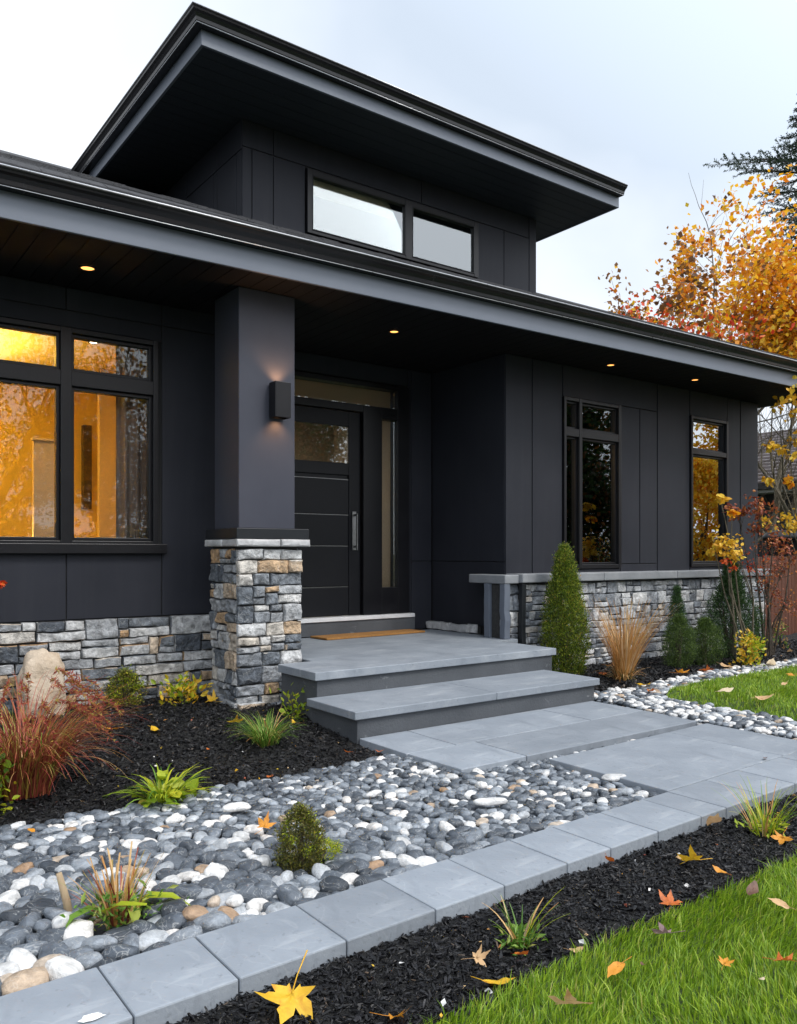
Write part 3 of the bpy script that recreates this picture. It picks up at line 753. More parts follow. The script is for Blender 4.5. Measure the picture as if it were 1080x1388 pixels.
def gutter_profile(): # offsets outwards, heights
    return [(0,.0),(.055,.0),(.068,.012),(.072,.035),(.088,.055),(.104,.066),(.108,.078),(.112,.080),(.116,.088),(.113,.096),(.106,.097),(.103,.090),(.100,.078),(.012,.070),(.010,.094),(0,.096)]
gp_ = gutter_profile()
gm_ = MB(); ZG = 3.092; YG = 4.818
gm_.loft([[(x_, YG-o, ZG+h_) for (o, h_) in gp_] for x_ in (EX0, EX1+.10)], True, True)
gut = hx(gm_.build('gutter', M['gutter'], house, xf=shear))
for (o_, h_, r_) in ((.1125,.0945,.0042),(.064,.002,.0024)):  # bright beads put in as the highlight lines of the gutter
    q = MB(); q.tube([(EX0, YG-o_, ZG+h_), (EX1+.10, YG-o_, ZG+h_)], r_, 8); kid(q.build('gutter_highlight', M['lip_glint'], gut, smooth=True, xf=shear), gut)
rf = MB()
ZE = 3.212; PIT = .462; RID = 9.2
def roof_z(y): return ZE + PIT*(y-4.775)
E0, E1 = (EX0-.02), (EX1+.06)
hip = E1 - (RID-4.775)
top = [(E0,4.775,ZE),(E1,4.775,ZE),(hip,RID,roof_z(RID)),(E0,RID,roof_z(RID)),(E1,13.6,ZE),(E0,13.6,ZE)]
bot = [(p[0], p[1], p[2]-.024 if p[2] < 4 else p[2]-.05) for p in top]
rf.add(top+bot, [(0,1,2,3),(1,4,2),(3,2,4,5),(6,9,8,7),(7,8,10),(9,11,10,8),(0,6,7,1),(1,7,10,4),(4,10,11,5),(0,3,9,6),(3,5,11,9)])
# shingle courses as thin overlapping butts on the front slope
y = 4.77
rngs = random.Random(3); k_ = 0
while y < 6.3:
    x = E0 + rngs.uniform(0, .2)
    while x < E1-(y-4.77)-.25:
        w = rngs.uniform(.12, .28)
        t = rngs.uniform(.004, .012)
        z0_, z1_ = roof_z(y), roof_z(y+.16)
        rf.add([(x,y-.008,z0_+.0015),(x+w-.004,y-.008,z0_+.0015),(x+w-.004,y-.008,z0_+t+.004),(x,y-.008,z0_+t+.004),(x,y+.16,z1_+.002),(x+w-.004,y+.16,z1_+.002)],
               [(0,1,2,3),(3,2,5,4),(0,3,4),(1,5,2)])
        x += w
    y += .145; k_ += 1
hx(rf.build('roof', M['shingle'], house, xf=shear))

# clerestory ------------------------------------------------------------
UX0, UX1, UY, UZ = 3.063, 6.62, 6.37, 4.80
WU = (3.685, 5.735, 3.965, 4.545)
wall_front('clerestory_wall', UY, UX0, UX1, 3.5, UZ, [WU], [
    (UX0,3.36,4.565,UZ),(3.36,5.0,4.565,UZ),(5.0,6.50,4.565,UZ),(UX0,3.155,3.5,4.565),(3.155,3.36,3.5,4.565),(3.36,3.68,3.5,4.565),
    (3.685,5.735,4.545,4.565),(5.74,6.125,3.5,4.565),(6.125,6.505,3.5,4.565),(6.505,UX1,3.5,UZ),(3.685,5.735,3.5,3.965)])
wall_side('clerestory_wall', UX0, UY+.16, 10.0, 3.5, UZ, [(UY+.012,6.885,4.545,UZ),(UY+.012,6.485,3.5,4.545),(6.485,6.885,3.5,4.545),(6.885,7.6,4.545,UZ),(6.96,7.6,3.5,4.545),(6.885,6.96,3.5,4.545),(7.6,8.8,3.5,UZ),(8.8,10,3.5,UZ)])
wall_side('clerestory_wall', UX1, UY+.16, 10.0, 3.5, UZ, [(UY+.012,7.6,3.5,UZ),(7.6,8.8,3.5,UZ),(8.8,10,3.5,UZ)], sgn=1)
b = MB(); b.box(UX0+.16, UX1-.16, 9.84, 9.99, 3.5, UZ); hx(b.build('clerestory_wall', M['siding'], house))
window('window', WU, UY, [(3.735,4.785),(4.865,5.675)], [(4.0,4.49)], gm='glass_hi', sash=.010, proud=.030, depth=.022, gy=-.008)
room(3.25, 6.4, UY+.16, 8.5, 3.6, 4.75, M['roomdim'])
SX0, SX1, SY0, SY1 = 2.38, 7.095, 5.618, 10.8
sf = MB(); y = SY0+.012
while y < SY1-.05:
    sf.box(SX0+.012, SX1-.012, y+.0025, y+.1255, UZ, UZ+.018, 0); y += .128
sf.box(SX0+.02, SX1-.02, SY0+.02, SY1-.05, UZ+.009, UZ+.03, 1)
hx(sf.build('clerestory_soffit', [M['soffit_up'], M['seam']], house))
fa = MB()
fa.box(SX0, SX1, SY0, SY0+.022, UZ-.006, 4.99); fa.box(SX0, SX0+.022, SY0+.0222, SY1, UZ-.006, 4.99); fa.box(SX1-.022, SX1, SY0+.0222, SY1, UZ-.006, 4.99); fa.box(SX0, SX1, SY1+.0005, SY1+.022, UZ-.006, 4.99)
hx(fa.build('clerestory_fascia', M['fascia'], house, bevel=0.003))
gm_ = MB(); ZG = 4.905
gm_.loft([[(SX0-o-.0005, SY1, ZG+h_) for (o, h_) in gp_], [(SX0-o-.0005, SY0-o-.0005, ZG+h_) for (o, h_) in gp_], [(SX1+.0, SY0-o-.0005, ZG+h_) for (o, h_) in gp_]], True, True)
gut = hx(gm_.build('clerestory_gutter', M['gutter'], house))
for (o_, h_, r_) in ((.1125,.0945,.0036),(.064,.002,.0030)):  # same painted highlight lines on the upper gutter
    q = MB(); q.tube([(SX0-o_, SY1, ZG+h_), (SX0-o_, SY0-o_, ZG+h_)], r_, 8); q.tube([(SX0-o_, SY0-o_, ZG+h_), (SX1, SY0-o_, ZG+h_)], r_, 8); kid(q.build('gutter_highlight', M['lip_glint'], gut, smooth=True), gut)
rf = MB(); e_ = .075
t4 = [(SX0-e_,SY0-e_,5.004),(SX1+.03,SY0-e_,5.004),(SX1+.03,SY1+e_,5.004),(SX0-e_,SY1+e_,5.004)]
cx_, cy_ = (SX0+SX1)/2, (SY0+SY1)/2
rf.add(t4 + [(p[0], p[1], 4.984) for p in t4] + [(cx_-.6,cy_,5.55),(cx_+.6,cy_,5.55)],
       [(0,1,9,8),(1,2,9),(2,3,8,9),(3,0,8),(7,6,5,4),(0,4,5,1),(1,5,6,2),(2,6,7,3),(3,7,4,0)])
hx(rf.build('clerestory_roof', M['shingle'], house))

# blinds, curtain, lamps, mat: things of their own ------------------------
def thing_mesh(mb, name, mats, label, cat, group=None, bevel=0.0, smooth=False):
    o = mb.build(name, mats, None, bevel=bevel, smooth=smooth)
    return tag(o, label, cat, group)
q = MB(); q.box(3.70, 5.72, UY+.032, UY+.036, 4.345, 4.54); q.tube([(3.70,UY+.034,4.349),(5.72,UY+.034,4.349)], .007, 8)
thing_mesh(q, 'pane_backing', M['olive'], 'olive strip standing for the soffit reflection and lit ceiling in the clerestory window', 'blind')  # sheet added behind the glass to imitate a reflected soffit and lit ceiling
def backlit(m, f):
    nt = m.node_tree; p = next(n for n in nt.nodes if n.type == 'BSDF_PRINCIPLED'); out = next(n for n in nt.nodes if n.type == 'OUTPUT_MATERIAL')
    t = node(nt, 'ShaderNodeBsdfTranslucent'); nt.links.new(p.inputs['Base Color'].links[0].from_socket, t.inputs['Color'])
    x = node(nt, 'ShaderNodeMixShader'); x.inputs[0].default_value = f
    nt.links.new(p.outputs[0], x.inputs[1]); nt.links.new(t.outputs[0], x.inputs[2]); nt.links.new(x.outputs[0], out.inputs['Surface'])
backlit(M['tan'], .5)
q = MB(); q.box(4.62, 4.83, YD+.10, YD+.104, .75, 2.44); thing_mesh(q, 'pane_backing', M['tan'], 'narrow tan blind down the full sidelight beside the front door', 'blind')
q = MB(); q.box(3.39, 4.83, YD+.10, YD+.104, 2.50, 2.73); thing_mesh(q, 'pane_backing', M['tan'], 'tan blind covering the transom above the front door', 'blind')
def curtain(name, x0, x1, y, z0, z1, amp, per, mat, label):
    n = int((x1-x0)/.008); rr = random.Random(4)
    V = []; ph = 0
    pts = []
    for i in range(n+1):
        ph += 2*math.pi*.008/per*rr.uniform(.7, 1.3)
        pts.append((x0+(x1-x0)*i/n, y+amp*math.sin(ph)))
    for z_ in (z0, z1):
        V += [(p[0], p[1], z_) for p in pts]
    for z_ in (z0, z1):
        V += [(p[0], p[1]+.004, z_) for p in pts]
    m_ = n+1; F_ = []
    for i in range(n):
        F_.append((i, i+1, m_+i+1, m_+i)); F_.append((2*m_+i+1, 2*m_+i, 3*m_+i, 3*m_+i+1))
    me = np_mesh(name, V, np.array(F_), mat, smooth=True)
    return tag(link(name, me), label, 'curtain')
curtain('curtain', 1.94, 2.30, 6.16, .50, 2.70, .022, .085, M['curtain'], 'greyish brown curtain drawn to the right side of the left window')
q = MB(); q.box(2.255, 2.335, 8.17, 8.249, 1.53, 2.345)
thing_mesh(q, 'wall_panel', M['darkwood'], 'tall narrow black panel on the ochre wall inside the left window', 'panel', bevel=.004)
q = MB(); q.box(1.50, 1.70, 6.80, 6.84, .45, 1.98); q.box(1.49,1.71,6.79,6.85,1.98,2.0)
thing_mesh(q, 'room_divider', M['tanwall'], 'tan room divider panel standing behind the left window', 'divider', bevel=.004)
q = MB(); q.box(.62, 1.30, 6.6, 7.2, .45, 1.18); q.box(.62,1.30,7.1,7.2,1.18,1.32)
thing_mesh(q, 'armchair', M['darkwood'], 'dark chair back just above the sill of the left window', 'chair', bevel=.03)

def lamp_light(name, parent, loc, energy, col, kind='POINT', size=.05, rot=None, angle=None, blend=.6):
    l = bpy.data.lights.new(name, kind); l.energy = energy; l.color = col
    l.shadow_soft_size = size
    if kind == 'SPOT': l.spot_size = angle; l.spot_blend = blend
    o = bpy.data.objects.new(name, l); COL.objects.link(o); o.parent = parent; o.location = loc
    if rot: o.rotation_euler = rot
    return o
def downlight(x, y, label, energy=1.2, z=ZS, r=.042, col=(1.0, .52, .18), lens='lens', grp='recessed eave lights'):
    t = empty('ceiling_light', (x, y, z), label, 'ceiling light', grp)
    q = MB(); n = 20
    ring = lambda r_, z_: [(r_*math.cos(2*math.pi*k/n), r_*math.sin(2*math.pi*k/n), z_) for k in range(n)]
    q.loft([ring(r*.82, -.003), ring(r*.86, -.008), ring(r*1.12, -.008), ring(r*1.2, -.001)], True, False)
    q.build('trim_ring', M['frame'], t, smooth=True)
    q = MB(); q.loft([ring(r*.84, -.0035), ring(.001, -.0036)], True, False); q.build('lens', M[lens], t)
    lamp_light('bulb', t, (0, 0, -.03), energy, col, 'SPOT', .03, (0, 0, 0), R(130), .9)
    return t
downlight(1.53, 5.45, 'lit recessed light in the eave above the left window', 3.0, r=.05)
downlight(4.02, 5.49, 'lit recessed light in the porch ceiling in front of the door', 1.0)
downlight(6.44, 5.20, 'lit recessed light in the eave above the narrow two-light window', .8)
downlight(7.71, 5.11, 'lit recessed light in the eave nearest the far right window', .8)
downlight(1.87, 6.50, 'small white ceiling spot lit inside the left room', 14.0, z=2.739, r=.035, col=(1.0,.66,.28), lens='lens_room', grp='spots in the lit room')
t = empty('unseen_lamp', (3.3, 7.5, 2.79), 'hall pendant whose light glows through the blinds round the front door', 'lamp')
q = MB(); q.tube([(0,0,0),(0,0,-.3)], .008, 6); q.build('cord', M['frame'], t)
q = MB(); n = 20; q.loft([[(r_*math.cos(2*math.pi*k/n), r_*math.sin(2*math.pi*k/n), z_) for k in range(n)] for r_, z_ in ((.05,-.28),(.16,-.46))], True, False); q.build('lamp_shade', M['frame'], t, smooth=True)
lamp_light('bulb', t, (0, 0, -.44), 62, (1.0, .86, .66), 'POINT', .06)
t = empty('floor_lamp', (.55, 6.95, .45), 'floor lamp lighting the room behind the left window', 'lamp')
q = MB(); q.tube([(0,0,0),(0,0,.02)], .13, 20); q.tube([(0,0,.02),(0,0,1.5)], .012, 8); q.build('stand', M['frame'], t)
q = MB(); n = 24; q.loft([[(r_*math.cos(2*math.pi*k/n), r_*math.sin(2*math.pi*k/n), z_) for k in range(n)] for r_, z_ in ((.19,1.42),(.13,1.72))], True, False); q.build('lamp_shade', M['tanwall'], t, smooth=True)
lamp_light('bulb', t, (0, 0, 1.60), 460, (1.0, .74, .28), 'POINT', .08)

t = empty('unseen_lamp', (5.82, 7.25, 2.73), 'unseen pendant added to warm the dim room behind the two-light window', 'lamp')  # lamp added out of sight to lift the dark interior
q = MB(); q.tube([(0,0,0),(0,0,-.25)], .008, 6); q.build('cord', M['frame'], t)
q = MB(); n = 20; q.loft([[(r_*math.cos(2*math.pi*k/n), r_*math.sin(2*math.pi*k/n), z_) for k in range(n)] for r_, z_ in ((.05,-.24),(.14,-.38))], True, False); q.build('lamp_shade', M['frame'], t, smooth=True)
lamp_light('bulb', t, (0, 0, -.37), 75, (1.0, .72, .42), 'POINT', .06)
backlit(M['olive'], .5)
t = empty('unseen_lamp', (6.1, 7.9, 4.74), 'unseen pendant added inside the clerestory to light its olive strip from behind', 'lamp')  # hidden helper lamp, added only to brighten the strip behind the glass
q = MB(); q.tube([(0,0,0),(0,0,-.10)], .008, 6); q.build('cord', M['frame'], t)
q = MB(); n = 20; q.loft([[(r_*math.cos(2*math.pi*k/n), r_*math.sin(2*math.pi*k/n), z_) for k in range(n)] for r_, z_ in ((.04,-.09),(.10,-.14))], True, False); q.build('lamp_shade', M['frame'], t, smooth=True)
lamp_light('bulb', t, (0, 0, -.18), 95, (1.0, .92, .74), 'POINT', .06)
t = empty('wall_lamp', (2.762, 5.195, 2.18), 'black rectangular up and down wall lamp lit on the entrance column', 'wall lamp')
q = MB()
q.box(-.062,.062,-.105,-.012,-.125,-.117); q.box(-.062,.062,-.105,-.012,.117,.125)
q2 = MB(); a_, b_, c_, d_ = -.062, .062, -.105, -.012
q2.box(a_,a_+.006,c_,d_,-.125,.125); q2.box(b_-.006,b_,c_,d_,-.125,.125); q2.box(a_+.006,b_-.006,c_,c_+.006,-.125,.125); q2.box(a_+.006,b_-.006,d_-.006,d_,-.125,.125); q2.box(a_+.006,b_-.006,c_+.006,d_-.006,-.01,.01)
q2.build('housing', M['frame'], t, bevel=.003)
q = MB(); q.box(-.04,.04,-.012,0,-.06,.06); q.build('back_plate', M['cap'], t)
q = MB(); q.box(-.045,.045,-.09,-.028,.030,.034); q.box(-.045,.045,-.09,-.028,-.034,-.030); q.build('lens', M['lens'], t)
lamp_light('bulb', t, (0, -.055, .10), 6.5, (1.0, .50, .22), 'SPOT', .02, (R(180), 0, 0), R(110), .8)
lamp_light('bulb', t, (0, -.055, -.10), 4.0, (1.0, .50, .22), 'SPOT', .02, (0, 0, 0), R(110), .8)

q = MB(); q.prism([(3.78,6.165),(4.93,6.22),(4.91,6.45),(3.77,6.44)], .332, .350)
thing_mesh(q, 'doormat', M['mat'], 'plain orange-brown coir doormat lying on the porch before the door', 'doormat', bevel=.004)

# ================================================================== PORCH, STEPS AND PAVING
porch = empty('porch_steps', (3.8, 4.6, 0), 'grey slate porch with two low steps up to the front door', 'steps')
PINV = Matrix.Translation((-3.8, -4.6, 0))
def px_(o): o.matrix_parent_inverse = PINV; return o
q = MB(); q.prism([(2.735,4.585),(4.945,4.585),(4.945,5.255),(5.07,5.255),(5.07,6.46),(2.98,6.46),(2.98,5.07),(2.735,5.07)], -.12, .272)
px_(q.build('porch_base', M['riser'], porch, bevel=.004))
q = MB(); q.prism([(2.703,4.552),(4.978,4.568),(4.978,5.258),(5.229,5.258),(5.229,6.47),(2.985,6.47),(2.985,5.06),(2.703,5.06)], .275, .33)
px_(q.build('porch_slab', M['slate'], porch, bevel=.005))
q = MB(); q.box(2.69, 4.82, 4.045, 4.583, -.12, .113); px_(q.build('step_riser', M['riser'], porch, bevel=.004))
q = MB()
q.box(2.656, 3.795, 4.016, 4.5835, .115, .165); q.box(3.798, 4.85, 4.0165, 4.5835, .115, .165)
px_(q.build('step_tread', M['slate'], porch, bevel=.005))

def slab(poly, z1, th, label, group, name='paving_slab', tilt=0.0):
    cx = sum(p[0] for p in poly)/len(poly); cy = sum(p[1] for p in poly)/len(poly)
    q = MB(); q.prism([(p[0]-cx, p[1]-cy) for p in poly], -th, 0)
    o = q.build(name, M['slate'], None, bevel=.005)
    o.location = (cx, cy, z1 + tilt)
    return tag(o, label, 'paving slab', group)
g_ = .0025
G1 = 'slabs of the path below the steps'
def rect(a, b, c, d): return [(a+g_, c+g_), (b-g_, c+g_), (b-g_, d-g_), (a+g_, d-g_)]
slab(rect(2.70,3.06,3.575,4.043), 0, .06, 'small path slab under the left end of the bottom step', G1)
slab(rect(3.06,4.23,3.575,4.043), 0, .06, 'middle path slab along the foot of the bottom step', G1)
slab(rect(4.23,4.79,3.575,4.043), 0, .06, 'path slab at the right end of the bottom step beside the gravel', G1)
slab([(2.735,3.155),(3.20,3.153),(3.20,3.572),(2.71,3.572)], 0, .06, 'path slab with a free corner beside the pebbles, below the steps', G1)
slab([(3.205,3.153),(4.775,3.145),(4.79,3.572),(3.205,3.572)], 0, .06, 'long plain path slab above the gravel joint', G1)
G2 = 'slabs of the path beside the border slabs'
slab([(3.255,curb_in(3.26)+.006),(3.99,curb_in(3.99)+.006),(4.32,curb_in(4.32)+.006),(4.32,3.05),(3.248,3.032)], 0.001, .075, 'widest path slab between the gravel joint and the border slabs', G2)
slab([(4.325,curb_in(4.32)+.006),(4.75,curb_in(4.75)+.006),(4.75,3.07),(4.325,3.051)], 0, .075, 'narrow path slab between the widest slab and the right gravel', G2)

CJ = [-2.6,-2.0,-1.45,-1.0,-.55,-.2,.08,.345,.651,.927,1.263,1.594,1.894,2.208,2.452,2.750,3.052,3.245,3.555,3.848,4.281,4.62,4.95,5.3,5.65,6.0]
G3 = 'border slabs edging the pebble bed'
CLAB = {.345:'border slab with a white scuff at the near end of the row', .651:'broad border slab next after the scuffed one', .927:'third visible border slab, beside the tan rock and sedge',
        1.263:'border slab with a pale vein across it, fourth from the near end', 1.594:'border slab beside the bronze shrub, fifth from the near end', 1.894:'border slab behind the grass sprig in the near mulch strip',
        2.208:'narrow border slab, second past the grass sprig', 2.452:'border slab above the orange leaf tucked under its edge', 2.750:'border slab next before the corner of the widest path slab',
        3.052:'narrow border slab at the corner of the widest path slab', 3.245:'border slab with the orange leaf leaning on its front edge', 3.555:'border slab behind the green sprig of the mulch strip',
        3.848:'border slab with the small brown leaf lying at its joint', 4.281:'border slab at the far right end in view'}
rng = random.Random(2)
for a, b_ in zip(CJ, CJ[1:]):
    lab = CLAB.get(a)
    vis = lab is not None or a == .08
    if not (a >= -.2 and a < 5.0): continue
    lab = lab or ('border slab cut by the lower edge of the view beside the scuffed one' if a == .08 else 'border slab beyond the near end of the row' if a < .08 else 'border slab continuing past the far end of the walkway')
    slab([(a+g_*.7, curb_out(a)), (b_-g_*.7, curb_out(b_)), (b_-g_*.7, curb_in(b_)), (a+g_*.7, curb_in(a))], rng.uniform(-.001, .0015), .075, lab, G3, 'border_slab')
q = MB(); rr = random.Random(8); n = 18
q.add([(.565+.035*math.cos(2*math.pi*k/n)*rr.uniform(.6,1.3)+.0, 1.985+.016*math.sin(2*math.pi*k/n)*rr.uniform(.6,1.3), .0035) for k in range(n)], [tuple(range(n))])
sc_ = bpy.data.objects.get('border_slab')
for o in COL.objects:
    if o.name.startswith('border_slab') and 'white scuff' in o['label']:
        s_ = q.build('scuff', M['scuff'], o); s_.matrix_parent_inverse = Matrix.Translation(-o.location)

# ================================================================== LOOSE MATERIAL: pebbles, mulch, grass
NR = np.random.default_rng(7)

def in_poly(P, poly):
    x, y = P[:, 0], P[:, 1]; ins = np.zeros(len(P), bool); n = len(poly)
    for i in range(n):
        x1, y1 = poly[i]; x2, y2 = poly[(i+1) % n]
        c = ((y1 > y) != (y2 > y)) & (x < (x2-x1)*(y-y1)/((y2-y1) if y2 != y1 else 1e-9) + x1)
        ins ^= c
    return ins

def ico(sub):
    bm = bmesh.new(); bmesh.ops.create_icosphere(bm, subdivisions=sub, radius=1.0)
    V = np.array([v.co[:] for v in bm.verts]); F_ = np.array([[v.index for v in f.verts] for f in bm.faces]); bm.free()
    return V, F_
def pebble_shape(sub, seed):
    V, F_ = ico(sub); rr = random.Random(seed)
    o = Vector((rr.uniform(0, 50), rr.uniform(0, 50), rr.uniform(0, 50)))
    sx, sy, sz = 1.0, rr.uniform(.62, .92), rr.uniform(.42, .68)
    ex = rr.uniform(.62, 1.0)                                    # squarer or rounder outline
    out = []
    for v in V:
        p = Vector(v)
        k = 1 + .20*noise.noise(p*1.1+o) + .085*noise.noise(p*2.3+o) + .02*noise.noise(p*5.5+o)
        q = Vector([math.copysign(abs(c)**ex, c) for c in p])
        q = q.normalized()*(.5*q.length+.5)
        out.append((q.x*sx*k, q.y*sy*k, q.z*sz*k))
    return np.array(out), F_

def quat_mats(az, tilt, tdir):
    """rotation matrices: spin az about z, then tilt about the horizontal axis tdir"""
    n = len(az); ca, sa = np.cos(az), np.sin(az)
    Rz = np.zeros((n, 3, 3)); Rz[:, 0, 0] = ca; Rz[:, 0, 1] = -sa; Rz[:, 1, 0] = sa; Rz[:, 1, 1] = ca; Rz[:, 2, 2] = 1
    ax = np.stack([np.cos(tdir), np.sin(tdir), np.zeros(n)], 1)
    K = np.zeros((n, 3, 3)); K[:, 0, 1] = -ax[:, 2]; K[:, 0, 2] = ax[:, 1]; K[:, 1, 0] = ax[:, 2]; K[:, 1, 2] = -ax[:, 0]; K[:, 2, 0] = -ax[:, 1]; K[:, 2, 1] = ax[:, 0]
    I = np.eye(3)[None]; s = np.sin(tilt)[:, None, None]; c = (1-np.cos(tilt))[:, None, None]
    return (I + s*K + c*(K @ K)) @ Rz

def pack(poly, radii, f, keep_out=(), tries=12, far=9.0):
    """dart throwing, big first; neighbours may sit as close as f times the sum of their radii"""
    xs = [p[0] for p in poly]; ys = [p[1] for p in poly]; lo = (min(xs), min(ys)); hi = (max(xs), max(ys))
    cell = max(radii)*2*f+1e-6; grid = {}; out = []
    for r in sorted(radii, reverse=True):
        cand = np.stack([NR.uniform(lo[0], hi[0], tries), NR.uniform(lo[1], hi[1], tries)], 1)
        ok = in_poly(cand, poly)
        for (x, y), k in zip(cand, ok):
            if not k or r > far + max(0.0, 3.5 - math.hypot(x, y))*.022: continue
            if any((x-a)**2+(y-b)**2 < (r*.6+c)**2 for a, b, c in keep_out): continue
            gx, gy = int(x//cell), int(y//cell); bad = False
            for i in (-1, 0, 1):
                for j in (-1, 0, 1):
                    for (a, b, c) in grid.get((gx+i, gy+j), ()):
                        if (x-a)**2+(y-b)**2 < (f*(r+c))**2: bad = True; break
                    if bad: break
                if bad: break
            if not bad:
                grid.setdefault((gx, gy), []).append((x, y, r)); out.append((x, y, r)); break
    return out

PEB_POLY = [(-1.2,curb_in(-1.2)+.02),(3.25,curb_in(3.25)+.02),(3.235,3.02),(3.22,3.145),(2.76,3.145),(2.715,3.60),(2.70,3.69),(2.4,3.70),(2.05,3.645),(1.65,3.69),(1.35,3.59),(1.1,3.66),(.75,3.645),(0.2,3.65),(-1.2,3.6)]
holes = [(1.47,2.60,.09),(.80,2.55,.10)]
def sized(n, med, sg, lo, hi): return np.clip(med*np.exp(NR.normal(0, sg, n)), lo, hi)
def near_scale(x, y): return 1.0
lower = pack(PEB_POLY, list(sized(3600, .022, .25, .014, .038)), .80, holes)
upper = pack(PEB_POLY, list(sized(7000, .0225, .45, .009, .060)), .64, holes, 14, .033)
gapp = pack([(3.26,3.04),(4.76,3.06),(4.78,3.14),(3.26,3.14)], list(sized(330, .016, .2, .010, .024)), .7)
RG_POLY = [(4.80,curb_in(4.8)+.01),(5.28,curb_in(5.28)+.01),(5.25,3.0),(5.26,3.45),(5.31,3.82),(5.52,3.92),(6.0,3.96),(7.6,3.975),(10.5,4.0),(10.5,4.40),(8.0,4.33),(7.35,4.35),(6.75,4.36),(5.95,4.27),(5.45,4.19),(4.96,4.28),(4.87,4.0),(4.80,3.5),(4.77,3.1)]
rg1 = pack(RG_POLY, list(sized(3000, .020, .22, .012, .032)), .78)
rg2 = pack(RG_POLY, list(sized(3000, .021, .30, .012, .038)), .66, (), 14)

SH = [pebble_shape(2, 100+i) for i in range(8)]
pool = []                                        # x, y, z, r, colour, fixed individual label
def colour(r, right=False):
    u = NR.random()
    if right: return 'white' if u < .42 else 'tan' if u < .47 else 'grey'
    return 'white' if u < .125 else 'tan' if u < .148 else 'grey'
for (x, y, r) in lower: pool.append((x, y, -.062 + NR.uniform(0, .006), r, 'grey' if NR.random() < .93 else 'white', 0))
for (x, y, r) in upper: pool.append((x, y, -.050 + .42*r + NR.uniform(-.004, .012), r, colour(r), 1))
for (x, y, r) in gapp: pool.append((x, y, -.045 + NR.uniform(-.004, .006), r, 'grey' if NR.random() < .75 else 'white', 0))
for (x, y, r) in rg1: pool.append((x, y, -.020 + NR.uniform(0, .006), r, colour(r, True), 0))
for (x, y, r) in rg2: pool.append((x, y, -.006 + .3*r + NR.uniform(-.004, .008), r, colour(r, True), 2))
# which of them show largest
fx, fy, rx_, ry_ = math.cos(AZ), math.sin(AZ), math.sin(AZ), -math.cos(AZ)
def seen(x, y, z, r):
    d = x*fx + y*fy; l = x*rx_ + y*ry_
    if d < .3: return 0
    u = 540 + 1107*l/d; v = 750 + 1107*(CAM_Z-z)/d
    if not (-10 < u < 1090 and v < 1398): return 0
    return r/d
size = [seen(p[0], p[1], p[2], p[3]) if p[5] == 1 else 0 for p in pool]
order = sorted(range(len(pool)), key=lambda i: -size[i])
single = set(i for i in order[:288] if size[i] > 0)

PLAB = {'grey':'smooth blue-grey river pebble lying in the bed between porch steps and border slabs',
        'white':'white rounded river pebble lying in the bed between porch steps and border slabs',
        'tan':'tan rounded river pebble lying in the bed between porch steps and border slabs'}
PGRP = {k: k + ' river pebbles in the bed' for k in PLAB}
SH3 = [pebble_shape(3, 300+i) for i in range(10)]
pm = {k: [np_mesh('river_pebble', V, F_, M['peb_'+k+'_o'], smooth=True) for V, F_ in SH3] for k in PLAB}
rng = random.Random(77)
for i in sorted(single):
    x, y, z, r, c, _ = pool[i]
    o = link('river_pebble', pm[c][rng.randrange(10)])
    o.location = (x, y, z); o.scale = (r*rng.uniform(1.0, 1.3), r*rng.uniform(.9, 1.1), r*rng.uniform(.9, 1.15))
    o.rotation_euler = (rng.uniform(-.35, .35), rng.uniform(-.35, .35), rng.uniform(0, 6.28))
    tag(o, PLAB[c], 'pebble', PGRP[c])
def special(x, y, z, s, col, label, k, rz):
    o = link('river_pebble', pm[col][k]); o.location = (x, y, z); o.scale = tuple(c*.76 for c in s); o.rotation_euler = (0, 0, rz)
    tag(o, label, 'pebble', 'notable pebbles of the bed')
P_ = ground_point(70, 1318, -.02); special(P_.x, P_.y+.02, -.012, (.062,.047,.05), 'tan', 'largest tan and cream rock, beside the border slab at the near end', 3, .4)
P_ = ground_point(8, 1333, -.02); special(P_.x, P_.y, -.015, (.045,.036,.04), 'tan', 'tan rounded stone cut by the edge of the view, next to the largest tan rock', 5, 1.0)
P_ = ground_point(85, 1257, -.02); special(P_.x, P_.y, .0, (.052,.042,.055), 'white', 'chunky white stone among dark pebbles, before the sedge', 6, .7)
P_ = ground_point(320, 1100, -.01); special(P_.x, P_.y, .008, (.085,.042,.05), 'white', 'large flat white stone between the yellow-green plant and the bronze shrub', 2, -.3)
P_ = ground_point(665, 1091, -.01); special(P_.x, P_.y, .004, (.105,.034,.04), 'white', 'long white stone like a piece of driftwood, in front of the path slabs', 7, -.45)
P_ = ground_point(507, 1080, -.01); special(P_.x, P_.y, .006, (.060,.032,.04), 'white', 'oval white stone with a pink tinge, under the path slab corner', 1, .2)
P_ = ground_point(290, 1231, -.02); special(P_.x, P_.y, .0, (.038,.032,.042), 'tan', 'peach and white pebble, left of a pair beside the border slabs', 4, .9)
P_ = ground_point(318, 1229, -.02); special(P_.x, P_.y, .0, (.037,.033,.044), 'white', 'round white pebble, right of a pair beside the border slabs', 8, .1)
P_ = ground_point(832, 1058, -.02); special(P_.x, P_.y, -.005, (.085,.045,.05), 'white', 'wide white pebble tucked under the side of the widest path slab', 9, -.4)
P_ = ground_point(175, 1215, -.01)
